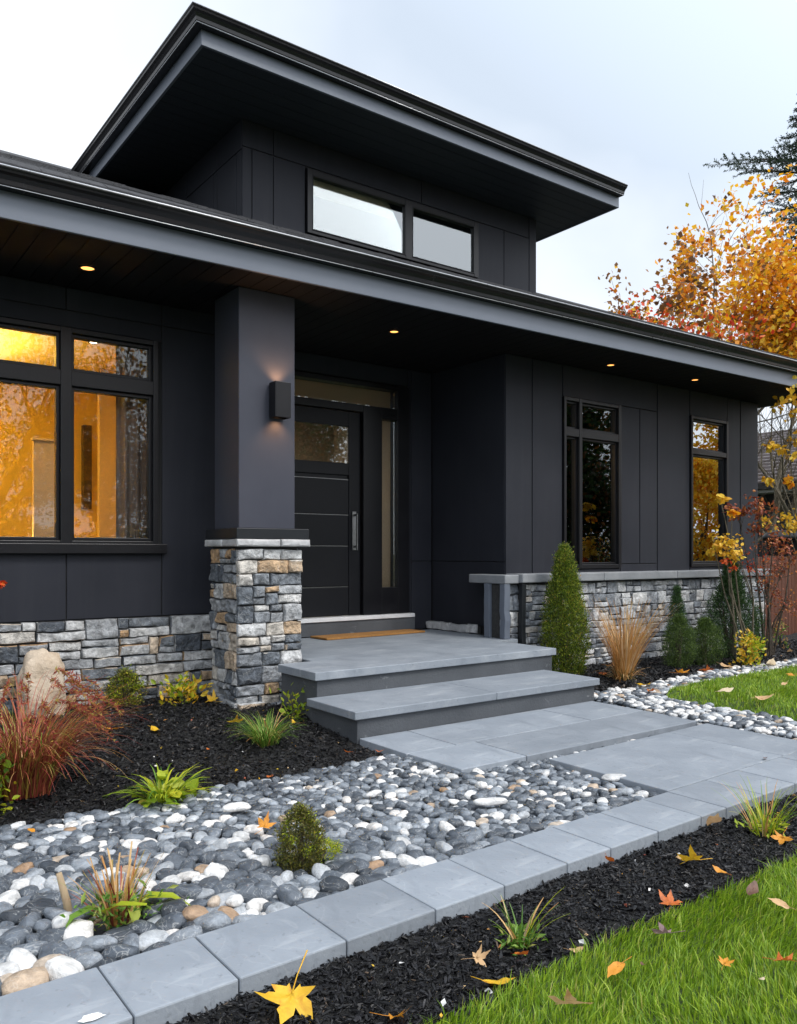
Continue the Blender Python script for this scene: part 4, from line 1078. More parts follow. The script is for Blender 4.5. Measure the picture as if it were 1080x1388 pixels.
def batch(name, items, label, cat_mats):
    Vs, Fs, Ms = [], [], []; base = 0
    items = list(items)
    for k in range(len(SH)):
        sub = [p for j, p in enumerate(items) if j % len(SH) == k]
        if not sub: continue
        A = np.array([[p[0], p[1], p[2], p[3]] for p in sub]); n = len(A)
        Rm = quat_mats(NR.uniform(0, 6.28, n), NR.normal(0, .25, n), NR.uniform(0, 6.28, n))
        V0, F0 = SH[k]
        S = A[:, 3][:, None]*np.stack([NR.uniform(1, 1.3, n), NR.uniform(.9, 1.1, n), NR.uniform(.85, 1.15, n)], 1)
        V = np.einsum('nij,nvj->nvi', Rm, V0[None]*S[:, None, :]) + A[:, None, :3]
        Vs.append(V.reshape(-1, 3)); Fs.append((F0[None] + (np.arange(n)*len(V0))[:, None, None]).reshape(-1, 3) + base); base += n*len(V0)
        mi = np.array([('grey', 'white', 'tan').index(p[4]) for p in sub]); Ms.append(np.repeat(mi, len(F0)))
    me = np_mesh(name, np.concatenate(Vs), np.concatenate(Fs), cat_mats, np.concatenate(Ms), True)
    return tag(link(name, me), label, None, None, 'stuff')
pmats = [M['peb_grey'], M['peb_white'], M['peb_tan']]
batch('river_pebbles', [p for i, p in enumerate(pool) if i not in single and (p[0] < 4.79 and p[1] < 4.0 and not (p[0] > 3.25 and p[1] > 3.03))], 'smaller grey and white river pebbles filling the bed', pmats)
batch('gravel', [p for i, p in enumerate(pool) if i not in single and not (p[0] < 4.79 and p[1] < 4.0 and not (p[0] > 3.25 and p[1] > 3.03))], 'small white and grey gravel round the right lawn and in the slab joint', pmats)

def scatter_poly(poly, n):
    xs = [p[0] for p in poly]; ys = [p[1] for p in poly]; out = np.zeros((0, 2))
    while len(out) < n:
        c = np.stack([NR.uniform(min(xs), max(xs), n), NR.uniform(min(ys), max(ys), n)], 1)
        out = np.concatenate([out, c[in_poly(c, poly)]])
    return out[:n]
def chips(name, spots, zf, label, lo=.006, hi=.017):
    """shredded bark: flat irregular chips lying every way"""
    n = len(spots)
    base = np.array([[-1,-.45,0],[.1,-.6,.05],[1,-.25,0],[.8,.45,.06],[-.2,.55,0],[-1.05,.2,.05],
                     [-.9,-.35,.32],[.1,-.5,.36],[.9,-.2,.30],[.75,.38,.34],[-.2,.45,.36],[-.95,.15,.32]])
    F0 = np.array([[6,7,8],[6,8,9],[6,9,10],[6,10,11],[0,1,7],[0,7,6],[1,2,8],[1,8,7],[2,3,9],[2,9,8],[3,4,10],[3,10,9],[4,5,11],[4,11,10],[5,0,6],[5,6,11],[2,1,0],[3,2,0],[4,3,0],[5,4,0]])
    z = np.array([zf(x, y) for x, y in spots]) + NR.uniform(-.002, .012, n)
    L_ = NR.uniform(lo, hi, n)*np.exp(NR.normal(0, .25, n))
    S = np.stack([L_, L_*NR.uniform(.35, .8, n), L_*NR.uniform(.4, .9, n)], 1)
    Rm = quat_mats(NR.uniform(0, 6.28, n), NR.normal(0, .6, n), NR.uniform(0, 6.28, n))
    V0 = base[None] + NR.normal(0, .10, (n, 12, 3))
    V = np.einsum('nij,nvj->nvi', Rm, V0*S[:, None, :]) + np.concatenate([spots, z[:, None]], 1)[:, None, :]
    me = np_mesh(name, V.reshape(-1, 3), (F0[None] + (np.arange(n)*12)[:, None, None]).reshape(-1, 3), M['chip'])
    return tag(link(name, me), label, None, None, 'stuff')
LB = [(-1.0,3.64),(0.2,3.64),(0.75,3.63),(1.1,3.64),(1.35,3.58),(1.65,3.68),(2.05,3.635),(2.4,3.68),(2.68,3.66),(2.69,4.1),(2.74,4.6),(2.74,5.15),(2.42,5.2),(2.40,5.86),(-1.0,5.86)]
chips('mulch', scatter_poly(LB, 38000), bed_z, 'black shredded mulch covering the bed under the left window', .006, .015)
ST = [(-.3,1.525),(1.24,1.515),(2.06,1.545),(3.0,1.53),(5.5,1.58),(5.5,curb_out(5.5)-.004),(-.3,curb_out(-.3)-.004)]
chips('mulch', scatter_poly(ST, 34000), strip_z, 'black shredded mulch in the strip between border slabs and near lawn', .0045, .011)
RB = [(4.97,4.30),(5.45,4.19),(5.95,4.27),(6.75,4.36),(7.35,4.35),(8.0,4.33),(11,4.42),(11,5.25),(9.5,5.28),(4.99,5.28)]
chips('mulch', scatter_poly(RB, 16000), rbed_z, 'black shredded mulch under the shrubs by the right stone wall', .010, .022)

def blades(name, spots, zf, hlo, hhi, w, label, lean=.35):
    n = len(spots)
    z = np.array([zf(x, y) for x, y in spots])
    h = NR.uniform(hlo, hhi, n)*np.exp(NR.normal(0, .2, n)); az = NR.uniform(0, 6.28, n)
    # neighbouring blades lean together in tufts
    tu = np.array([noise.noise(Vector((x*6, y*6, 3)))*3 + noise.noise(Vector((x*1.5, y*1.5, 8)))*3 for x, y in spots])
    la = tu + NR.normal(0, .8, n); ln = np.abs(NR.normal(lean, .25, n))
    d = np.stack([np.cos(la)*ln, np.sin(la)*ln, np.ones(n)], 1)
    side = np.stack([np.cos(az), np.sin(az), np.zeros(n)], 1)*(w*NR.uniform(.6, 1.3, n))[:, None]
    B = np.concatenate([spots, z[:, None]], 1)
    mid = B + d*(h*.55)[:, None]*np.array([.7, .7, 1.0])
    tip = B + d*h[:, None]*np.array([1.35, 1.35, .92])
    V = np.stack([B-side, B+side, mid-side*.75, mid+side*.75, tip], 1)
    F0 = np.array([[0,1,3],[0,3,2],[2,3,4]])
    me = np_mesh(name, V.reshape(-1, 3), (F0[None] + (np.arange(n)*5)[:, None, None]).reshape(-1, 3), M['grass'], smooth=True)
    return tag(link(name, me), label, None, None, 'stuff')
NL = [(-.2,1.545),(1.24,1.532),(2.06,1.565),(3.0,1.548),(3.0,.5),(-.2,.5)]
blades('grass', scatter_poly(NL, 70000), lawn_z, .022, .046, .0018, 'bright green mown grass of the near lawn')
NL2 = [(3.0,1.548),(6.5,1.60),(6.5,.4),(3.0,.5)]
blades('grass', scatter_poly(NL2, 16000), lawn_z, .035, .06, .003, 'green grass further along the near lawn')
RL = [(5.29,2.60),(5.27,3.0),(5.285,3.5),(5.345,3.80),(5.56,3.895),(6.0,3.94),(7.6,3.955),(11,3.99),(11,2.60)]
blades('grass', scatter_poly(RL, 46000), rlawn_z, .022, .042, .0030, 'bright green mown grass of the small right lawn')

# ================================================================== PLANTS
LEAF = np.array([[0,0,0],[.30,-.32,.05],[.68,-.30,.03],[1,0,-.06],[.68,.30,.03],[.30,.32,.05],[.5,0,-.04]])
LEAF_F = np.array([[0,1,6],[1,2,6],[2,3,6],[3,4,6],[4,5,6],[5,0,6]])
DIA = np.array([[0,0,0],[.45,-.36,.08],[1,0,0],[.45,.36,.08]])
DIA_F = np.array([[0,1,2],[0,2,3]])

def leaf_mesh(name, pos, dirs, size, mats, shape='dia', up_jit=.8, width=1.0, midx=None):
    """one little folded leaf at every pos, growing along dirs"""
    V0, F0 = (DIA, DIA_F) if shape == 'dia' else (LEAF, LEAF_F)
    n = len(pos); pos = np.asarray(pos, float); dirs = np.asarray(dirs, float)
    size = np.broadcast_to(np.asarray(size, float), (n,))
    X = dirs/np.maximum(np.linalg.norm(dirs, axis=1, keepdims=True), 1e-6)
    up = np.array([0, 0, 1.0]) + NR.normal(0, up_jit, (n, 3))
    Y = np.cross(up, X); Y /= np.maximum(np.linalg.norm(Y, axis=1, keepdims=True), 1e-6)
    Z = np.cross(X, Y)
    s = size[:, None, None]
    V = pos[:, None, :] + s*(V0[None, :, 0:1]*X[:, None, :] + width*V0[None, :, 1:2]*Y[:, None, :] + V0[None, :, 2:3]*Z[:, None, :])
    F_ = (F0[None] + (np.arange(n)*len(V0))[:, None, None]).reshape(-1, 3)
    mi = None if midx is None else np.repeat(np.asarray(midx), len(F0))
    return np_mesh(name, V.reshape(-1, 3), F_, mats, mi)

def grow(rng, mb, p, d, L, r, lev, tips, maxlev, spread=.7, up=.25, nkids=(3, 5), sides=6, wob=.18, taper=.55, shrink=.68, start=.35):
    """recursive limb: tapered tube, side branches, twig tips collected with their directions"""
    n = 5 if lev < 2 else 3
    pts = [p]; dd = d.normalized(); rad = [r]
    for i in range(n):
        dd = (dd + Vector((rng.uniform(-wob, wob), rng.uniform(-wob, wob), rng.uniform(-wob, wob) + up*.15))).normalized()
        pts.append(pts[-1] + dd*(L/n)); rad.append(r*(1-(1-taper)*(i+1)/n))
    mb.tube(pts, rad, max(3, sides-lev), caps=False)
    if lev >= maxlev:
        for k in range(1, n+1): tips.append((pts[k], dd.copy()))
        return
    for k in range(rng.randint(*nkids)):
        t = rng.uniform(start, 1.0); i = min(n-1, int(t*n)); f = t*n - i
        q = pts[i].lerp(pts[i+1], f); ax = (pts[i+1]-pts[i]).normalized()
        s = Vector((rng.gauss(0, 1), rng.gauss(0, 1), rng.gauss(0, .6)))
        s = (s - ax*s.dot(ax)).normalized()
        nd = (ax*(1-spread*rng.uniform(.6, 1.0)) + s*spread + Vector((0, 0, up))).normalized()
        grow(rng, mb, q, nd, L*shrink*rng.uniform(.75, 1.15), max(.003, r*taper*rng.uniform(.6, .85)), lev+1, tips, maxlev, spread, up, nkids, sides, wob, taper, shrink, .25)
    grow(rng, mb, pts[-1], dd, L*shrink, rad[-1]*.9, lev+1, tips, maxlev, spread, up, nkids, sides, wob, taper, shrink, .25)

def tree(name, loc, label, cat, group, stems, L, r, seed, maxlev, leafmats, leafpick, lsize, per, jit, bark, spread=.7, up=.25, nkids=(3, 4), keep=None, shape='dia'):
    t = empty(name, loc, label, cat, group)
    rng = random.Random(seed); mb = MB(); tips = []
    for s in range(stems):
        a = 2*math.pi*s/max(1, stems) + rng.uniform(-.4, .4)
        lean = .0 if stems == 1 else rng.uniform(.12, .32)
        grow(rng, mb, Vector((.12*math.cos(a)*(stems > 1), .12*math.sin(a)*(stems > 1), -.1)), Vector((math.cos(a)*lean, math.sin(a)*lean, 1)), L*rng.uniform(.9, 1.1), r, 0, tips, maxlev, spread, up, nkids)
    mb.build('trunk', bark, t, smooth=True)
    P_, D_, S_, I_ = [], [], [], []
    for p, d in tips:
        for k in range(per):
            q = p + Vector((rng.gauss(0, jit), rng.gauss(0, jit), rng.gauss(0, jit)))
            pk = leafpick(q, rng)
            if pk is None: continue
            P_.append(q); dd = d + Vector((rng.gauss(0, .7), rng.gauss(0, .7), rng.gauss(-.3, .6))); D_.append(dd); S_.append(lsize*rng.uniform(.6, 1.25)); I_.append(pk)
    me = leaf_mesh('crown', np.array([p[:] for p in P_]), np.array([d[:] for d in D_]), np.array(S_), leafmats, shape, width=1.15, midx=I_)
    link('crown', me, t)
    return t, len(P_)

def at_depth(px, py, D):
    """place at distance D along the view axis"""
    l = (px-540)/1107.0*D
    return Vector((fx*D + rx_*l, fy*D + ry_*l, CAM_Z - (py-750)/1107.0*D))

# orange maple behind the right end of the house
b_ = at_depth(1026, 750, 16.5)
def pick_maple(q, rng):
    z = q.z; side = q.dot(Vector((rx_, ry_, 0)))
    edge = side < -1.75
    if z > 8.0 and side < -.9: return None
    if z < 4.5 or (side < -2.45 and z < 6.2): return None
    if z < 5.2 and rng.random() < .45: return None
    nz = noise.noise(q*1.15)
    if edge: return 1 if rng.random() < .6 else (None if rng.random() < .6 else 0)
    if nz < -.15: return None
    if z < 5.6: return 2 if rng.random() < .45 else (0 if rng.random() < .7 else 1)
    return 0 if rng.random() < .90 else 1
n_m = tree('maple_tree', (b_.x, b_.y, -.1), 'tall maple full of orange and yellow leaves rising behind the right roof end', 'tree', 'trees behind the house',
     4, 3.15, .10, 41, 4, [M['orange'], M['brownleaf'], M['yellow']], pick_maple, .112, 17, .125, M['bark_pale'], .62, .22, (3, 4))[1]
b_ = at_depth(860, 750, 14)
tree('red_leaved_tree', (b_.x, b_.y, -.1), 'red-leaved tree whose top just clears the roof left of the maple', 'tree', 'trees behind the house',
     3, 2.15, .06, 12, 3, [M['redleaf'], M['brownleaf']], lambda q, r_: (0 if r_.random() < .85 else 1) if q.z > 4.6 else None, .085, 34, .20, M['bark'], .6, .3, (3, 4))

# conifer with one long bough showing
b_ = at_depth(1100, 750, 24)
t = empty('fir_tree', (b_.x, b_.y, -.1), 'dark blue-green fir rising above the orange maple at the edge of view', 'tree', 'trees behind the house')
rng = random.Random(6); mb = MB(); P_, D_, S_ = [], [], []
mb.tube([(0,0,-.2),(0.05,0,5),(0,.1,10),(0,.05,15.2)], [.26,.21,.14,.02], 10)
z = 6.0
while z < 15.3:
    for k in range(6):
        a = k*1.047 + rng.uniform(-.35, .35) + z
        Lb = (1.25 if z < 11.6 else 1.6 if z < 12.9 else max(.25, .62*(15.6-z)*.6))*rng.uniform(.7, 1.1)
        if 12.0 < z < 12.9 and k < 2: a = math.atan2(-ry_, -rx_) + rng.uniform(-.45, .45); Lb = rng.uniform(2.3, 2.95)
        dirv = Vector((math.cos(a), math.sin(a), .12)); p0 = Vector((0, 0, z))
        pts = [p0 + dirv*Lb*s + Vector((0, 0, -.22*s*s*Lb + .10*(s**4)*Lb)) for s in (0, .25, .5, .75, 1.0)]
        mb.tube(pts, [.030, .024, .018, .012, .005], 4, caps=False)
        for s in range(9):
            f = .18 + .82*s/8; i = min(3, int(f*4)); q = pts[i].lerp(pts[i+1], f*4-i)
            for sd in (-1, 1):
                lat = Vector((-math.sin(a), math.cos(a), 0))*sd
                tw = Lb*.34*(1.15-f)*rng.uniform(.6, 1.2) + .10
                dv = (dirv*.75 + lat*rng.uniform(.5, 1.0) + Vector((0, 0, rng.uniform(-.35, .35)))).normalized()
                for m_ in range(int(tw/.022)):
                    c = q + dv*(m_*.022)
                    for _ in range(2):
                        P_.append(c[:]); w = dv*.8 + Vector((rng.gauss(0, .55), rng.gauss(0, .55), rng.gauss(.1, .55))); D_.append(w[:]); S_.append(rng.uniform(.06, .10))
    z += .42
mb.build('trunk', M['bark'], t, smooth=True)
link('crown', leaf_mesh('crown', P_, D_, S_, M['needle'], width=.42), t)

# ---- small plants
def ribbon_tuft(name, n, L, w, spread, droop, rng, mats, mpick=None, base_r=.05, segs=6, tipw=.15, wild=.2, lift=0.0, lean=(0, 0)):
    """arching blades out of one crown"""
    V, F_, I_ = [], [], []
    for k in range(n):
        a = rng.uniform(0, 6.283); rr_ = base_r*math.sqrt(rng.random()); l = L*rng.uniform(.55, 1.1)
        out = spread*rng.uniform(.15, 1.0); dr = droop*rng.uniform(.4, 1.3)
        p = Vector((rr_*math.cos(a+rng.uniform(-.8, .8)), rr_*math.sin(a+rng.uniform(-.8, .8)), lift))
        d = Vector((math.cos(a)*out+lean[0], math.sin(a)*out+lean[1], 1.0)).normalized()
        side = Vector((-math.sin(a), math.cos(a), 0)) + Vector((rng.uniform(-wild, wild), rng.uniform(-wild, wild), rng.uniform(-wild, wild)))
        side.normalize(); ww = w*rng.uniform(.6, 1.25); b0 = len(V)
        for s in range(segs+1):
            f = s/segs; tw = ww*(1-(1-tipw)*f**1.4)
            V += [tuple(p - side*tw), tuple(p + side*tw)]
            d = (d + Vector((math.cos(a)*.10, math.sin(a)*.10, -dr*f*.55)) + Vector((rng.gauss(0, .03), rng.gauss(0, .03), rng.gauss(0, .03)))).normalized()
            p = p + d*(l/segs)
            if p.z < .006: p.z = .006 + rng.random()*.004
        m_ = mpick(rng) if mpick else 0
        for s in range(segs):
            F_.append((b0+2*s, b0+2*s+1, b0+2*s+3, b0+2*s+2)); I_.append(m_)
    return np_mesh(name, V, np.array(F_), mats, I_, True)

def plant_root(name, loc, label, cat, group=None): return empty(name, loc, label, cat, group)

# red fountain grass at the left
P0 = Vector((.87, 4.12, .0)); P0.z = bed_z(P0.x, P0.y)
t = plant_root('fountain_grass', P0, 'large arching red and bronze fountain grass in the left mulch bed', 'ornamental grass')
rng = random.Random(31)
link('blades', ribbon_tuft('blades', 900, .66, .0027, .42, .62, rng, [M['redgrass'], M['greenblade']], lambda r_: 0 if r_.random() < .96 else 1, .10, 8), t)
link('low_blades', ribbon_tuft('low_blades', 170, .44, .0030, 1.4, .75, rng, [M['redgrass'], M['tangrass']], lambda r_: 0 if r_.random() < .75 else 1, .12, 8, lift=.10), t)
Pp, Dd, Ss = [], [], []
for k in range(34):
    a = rng.uniform(-2.4, 1.4); r0 = rng.uniform(.12, .31); c = Vector((r0*math.cos(a), r0*math.sin(a), rng.uniform(.34, .56)))
    for m_ in range(70):
        s = m_/70; Pp.append((c.x + math.cos(a)*s*.15, c.y + math.sin(a)*s*.15, c.z - .10*s*s)); Dd.append((math.cos(a)+rng.gauss(0, .7), math.sin(a)+rng.gauss(0, .7), rng.gauss(-.2, .7))); Ss.append(rng.uniform(.015, .032))
link('seed_heads', leaf_mesh('seed_heads', Pp, Dd, Ss, M['redgrass'], width=.35), t)

def bush(name, loc, h, r, n, lsz, mat, label, cat, seed, group=None, prof=None, core=True, width=.7, upb=.5, shape='dia', lumpy=.25, mat2=None, p2=.0):
    """dense small shrub: little leaves in clumps through an uneven volume, on twigs"""
    t = plant_root(name, loc, label, cat, group)
    rng = random.Random(seed); P_, D_, S_, I_ = [], [], [], []
    prof = prof or (lambda f: math.sin(math.pi*min(1, .18+.82*f))**.6 if f < .95 else .25)
    off = Vector((seed*1.7, seed*.3, 2))
    ncl = max(20, n//14)
    for k in range(ncl):
        f = rng.random()**.85; a = rng.uniform(0, 6.283)
        lim = r*prof(f)*(1 + lumpy*noise.noise(Vector((math.cos(a)*1.5, math.sin(a)*1.5, f*h/r*1.2)) + off)*1.6)
        rad = lim*(rng.random()**.33)
        c = Vector((rad*math.cos(a), rad*math.sin(a), f*h))
        outd = Vector((math.cos(a)*.9, math.sin(a)*.9, upb + rng.uniform(-.2, .5))).normalized()
        k2 = 1 if rng.random() < p2 else 0
        for m_ in range(n//ncl):
            s = rng.random()
            P_.append((c + outd*lsz*2.2*(s-.4) + Vector((rng.gauss(0, lsz*.7), rng.gauss(0, lsz*.7), rng.gauss(0, lsz*.8))))[:])
            D_.append((outd + Vector((rng.gauss(0, .55), rng.gauss(0, .55), rng.gauss(.1, .5))))[:]); S_.append(lsz*rng.uniform(.55, 1.25)); I_.append(k2)
    for p in P_:
        pass
    P_ = [(p[0], p[1], max(p[2], .004)) for p in P_]
    mb = MB()
    for k in range(7):
        a = rng.uniform(0, 6.28); rr_ = r*.45*rng.random(); hh = h*rng.uniform(.5, .85)
        mb.tube([(0, 0, -.03), (rr_*.4*math.cos(a), rr_*.4*math.sin(a), hh*.4), (rr_*math.cos(a), rr_*math.sin(a), hh)], [.010*h/.4+.002, .006*h/.4+.001, .002], 5, caps=False)
    mb.build('stem', M['bark'], t, smooth=True)
    link('foliage', leaf_mesh('foliage', P_, D_, S_, [mat, mat2 or mat], shape, width=width, midx=I_), t)
    return t
cone = lambda f: (1-f)**.75*1.0 + .04 if f > .12 else .80 + f*.9
fat = lambda f: (math.sin(math.pi*(.16+.80*f)))**.75 if f < .62 else ((1-f)/.38)**.8*.94 + .05
column = lambda f: .80 + f*.9 if f < .2 else (.98 if f < .38 else ((1-f)/.62)**.72*.96 + .03)
def on_bed(x, y, zf): return Vector((x, y, zf(x, y)-.01))

bush('conical_arborvitae', on_bed(5.60, 5.04, rbed_z), 1.15, .205, 46000, .020, M['arbor'], 'tall conical yellow-green arborvitae standing beside the porch corner', 'conifer', 3, 'conifers along the stone wall', column, width=.55, upb=1.3, lumpy=.12, mat2=M['boxleaf'], p2=.07)
bush('dwarf_conifer', on_bed(6.83, 4.70, rbed_z), .50, .160, 13000, .0155, M['midgreen'], 'short plump green conifer nearest the tan grass', 'conifer', 4, 'conifers along the stone wall', fat, width=.5, upb=1.0)
bush('dwarf_conifer', on_bed(7.20, 4.98, rbed_z), .76, .13, 11000, .017, M['deepgreen'], 'slender pointed dark green conifer behind the two rounded ones', 'conifer', 5, 'conifers along the stone wall', cone, width=.5, upb=1.2)
bush('dwarf_conifer', on_bed(7.20, 4.66, rbed_z), .46, .165, 13000, .016, M['midgreen'], 'rounded green conifer between the slender one and the big dark one', 'conifer', 6, 'conifers along the stone wall', fat, width=.5, upb=.9)
bush('dark_conifer', on_bed(7.98, 4.86, rbed_z), 1.06, .37, 32000, .021, M['deepgreen'], 'big ragged dark green conifer near the right end of the stone wall', 'conifer', 7, 'conifers along the stone wall', lambda f: (.75 + f if f < .2 else (1-f)**1.15*1.12+.05), width=.5, upb=.9, lumpy=.5)
bush('golden_shrub', on_bed(7.45, 4.36, rbed_z), .31, .115, 520, .040, M['lime'], 'small golden yellow leafy shrub at the foot of the big dark conifer', 'shrub', 8, 'low shrubs', None, width=.9, shape='leaf', mat2=M['yellow'], p2=.55)
bush('bronze_shrub', (1.475, 2.585, -.05), .225, .085, 9000, .0105, M['boxleaf'], 'small bronze-green shrub growing among the pebbles', 'shrub', 9, 'low shrubs', fat, width=.7, mat2=M['lime'], p2=.10)
bush('moss_cushion', (1.575, 2.60, -.03), .06, .06, 1600, .007, M['lime'], 'bright green moss cushion at the foot of the bronze shrub', 'moss', 19, None, fat, width=.8)
bush('olive_shrub', on_bed(1.86, 5.72, bed_z), .24, .12, 4500, .018, M['boxleaf'], 'small olive-green shrub against the stone base left of the column', 'shrub', 10, 'low shrubs', fat, mat2=M['lime'], p2=.35)
bush('lime_sprout', on_bed(2.20, 5.52, bed_z), .13, .115, 260, .045, M['lime'], 'low lime-green leafy plant at the column side of the stone base', 'plant', 11, 'low leafy plants', None, width=.8, shape='leaf', mat2=M['yellow'], p2=.3)
bush('lime_sprout', on_bed(2.66, 4.76, bed_z), .17, .07, 110, .042, M['lime'], 'thin lime-green sprout beside the porch corner', 'plant', 12, 'low leafy plants', None, width=.7, shape='leaf')
bush('parsley_plant', on_bed(.66, 3.98, bed_z), .24, .13, 600, .038, M['lime'], 'bright green leafy plant cut by the edge of view under the red grass', 'plant', 13, 'low leafy plants', None, width=.9, shape='leaf', mat2=M['greenblade'], p2=.4)
bush('rusty_plant', on_bed(9.05, 4.90, rbed_z), .30, .09, 260, .035, M['tangrass'], 'small rusty plant in the bed corner before the fence', 'plant', 14, 'low leafy plants', None, mat2=M['greenblade'], p2=.3)

# yellow-green leafy plant in the near mulch
P0 = on_bed(1.36, 3.66, bed_z)
t = plant_root('hosta_plant', P0, 'yellow-green strappy plant at the edge of the pebbles', 'plant')
rng = random.Random(15)
link('leaves', ribbon_tuft('leaves', 95, .24, .0085, 1.0, .75, rng, [M['lime'], M['greenblade']], lambda r_: 0 if r_.random() < .8 else 1, .05, 6, .12), t)
link('broad_leaves', leaf_mesh('broad_leaves', [(rng.gauss(0, .07), rng.gauss(-.03, .06), rng.uniform(.02, .10)) for k in range(40)], [(rng.gauss(0, 1), rng.gauss(-.3, 1), rng.uniform(-.2, .6)) for k in range(40)], [rng.uniform(.05, .09) for k in range(40)], M['lime'], 'leaf', width=.9), t)
# green tuft
P0 = on_bed(2.22, 4.30, bed_z)
t = plant_root('grass_tuft', P0, 'fresh green grassy tuft in the mulch in front of the column', 'grass tuft')
link('blades', ribbon_tuft('blades', 300, .27, .0030, .85, .70, random.Random(16), [M['greenblade'], M['tangrass']], lambda r_: 0 if r_.random() < .95 else 1, .05, 6), t)
# sprigs in the near strip
P0 = Vector((1.70, 1.70, strip_z(1.7, 1.7)))
t = plant_root('grass_sprig', P0, 'upright green grass sprig in the near mulch strip', 'grass sprig', 'grass sprigs by the border')
rng = random.Random(17)
link('blades', ribbon_tuft('blades', 22, .21, .0042, .55, .25, rng, [M['greenblade'], M['tangrass'], M['lime']], lambda r_: rng.choice((0, 0, 1, 2)), .02, 6), t)
link('base_leaves', leaf_mesh('base_leaves', [(rng.gauss(0, .03), rng.gauss(0, .025), rng.uniform(.01, .045)) for k in range(90)], [(rng.gauss(0, 1), rng.gauss(0, 1), rng.uniform(.1, 1)) for k in range(90)], [rng.uniform(.02, .04) for k in range(90)], M['greenblade'], width=.5), t)
P0 = Vector((3.20, 1.80, strip_z(3.2, 1.8)))
t = plant_root('grass_sprig', P0, 'loose yellow-green sprig under the far border slabs', 'grass sprig', 'grass sprigs by the border')
link('blades', ribbon_tuft('blades', 60, .25, .0034, .6, .3, rng, [M['greenblade'], M['tangrass'], M['lime']], lambda r_: rng.choice((0, 2, 1, 2)), .05, 6), t)
link('base_leaves', leaf_mesh('base_leaves', [(rng.gauss(0, .05), rng.gauss(0, .03), rng.uniform(.01, .05)) for k in range(70)], [(rng.gauss(0, 1), rng.gauss(0, 1), rng.uniform(.1, 1)) for k in range(70)], [rng.uniform(.02, .05) for k in range(70)], M['lime'], width=.5), t)
# sedge in the pebbles: cut tan stalks, broad green leaves
P0 = Vector((.815, 2.56, -.04))
t = plant_root('sedge_clump', P0, 'ragged sedge clump with cut tan stalks and broad green leaves among the pebbles', 'sedge')
rng = random.Random(18)
link('dry_stalks', ribbon_tuft('dry_stalks', 60, .20, .0042, .22, .1, rng, [M['tangrass'], M['redgrass']], lambda r_: 0 if r_.random() < .75 else 1, .045, 4, .5, lean=(.05, .0)), t)
link('side_stalks', ribbon_tuft('side_stalks', 26, .20, .0035, 1.1, .35, rng, [M['tangrass'], M['redgrass'], M['greenblade']], lambda r_: rng.choice((0, 1, 2)), .06, 5), t)
mb = MB(); mb.tube([(-.125,.08,-.01),(-.135,.085,.06),(-.155,.10,.15)], [.013,.012,.009], 8); mb.tube([(-.12,-.02,.0),(-.03,.0,.03)], [.008,.006], 6)
mb.build('cut_stalk', M['post'], t, smooth=True)
def strap(name, pts, w, mat, parent):
    V, F_ = [], []
    for i, p in enumerate(pts):
        p = Vector(p); d = Vector(pts[min(i+1, len(pts)-1)]) - Vector(pts[max(i-1, 0)]); s = d.cross(Vector((0, 0, 1))).normalized()
        f = i/(len(pts)-1); ww = w*math.sin(math.pi*(.18+.80*f))
        V += [tuple(p - s*ww + Vector((0, 0, .3*ww))), tuple(p), tuple(p + s*ww + Vector((0, 0, .3*ww)))]
    for i in range(len(pts)-1):
        for j in (0, 1): F_.append((3*i+j, 3*i+j+1, 3*i+j+4, 3*i+j+3))
    link(name, np_mesh(name, V, np.array(F_), mat, smooth=True), parent)
strap('broad_leaf', [(-.02,-.01,.01),(-.06,-.05,.06),(-.03,-.09,.085),(.04,-.13,.08)][::-1], .017, M['lime'], t)
strap('broad_leaf', [(-.01,-.01,.02),(-.09,-.01,.06),(-.15,-.02,.05),(-.19,-.04,.015)], .020, M['greenblade'], t)
strap('broad_leaf', [(.03,.0,.02),(.09,-.02,.055),(.15,-.05,.05),(.20,-.08,.02)], .026, M['lime'], t)
strap('broad_leaf', [(.02,-.02,.10),(.025,-.035,.06),(.03,-.06,.02),(.02,-.08,.0)], .020, M['lime'], t)
link('foliage', leaf_mesh('foliage', [(rng.gauss(.0, .05), rng.gauss(-.02, .035), rng.uniform(.0, .09)) for k in range(220)], [(rng.gauss(0, .8), rng.gauss(-.2, .8), rng.uniform(-.2, 1)) for k in range(220)], [rng.uniform(.02, .045) for k in range(220)], M['greenblade'], width=.45), t)

# tan feather grass by the right wall
P0 = on_bed(5.76, 4.52, rbed_z)
t = plant_root('feather_grass', P0, 'upright tan feather grass clump before the right stone wall', 'ornamental grass')
rng = random.Random(20)
link('blades', ribbon_tuft('blades', 330, .76, .0044, .22, .06, rng, [M['tangrass']], None, .055, 6, .25, lean=(.10, -.02)), t)
link('base_blades', ribbon_tuft('base_blades', 110, .24, .0045, 1.0, .9, rng, [M['tangrass'], M['boxleaf']], lambda r_: 0 if r_.random() < .6 else 1, .06, 6), t)

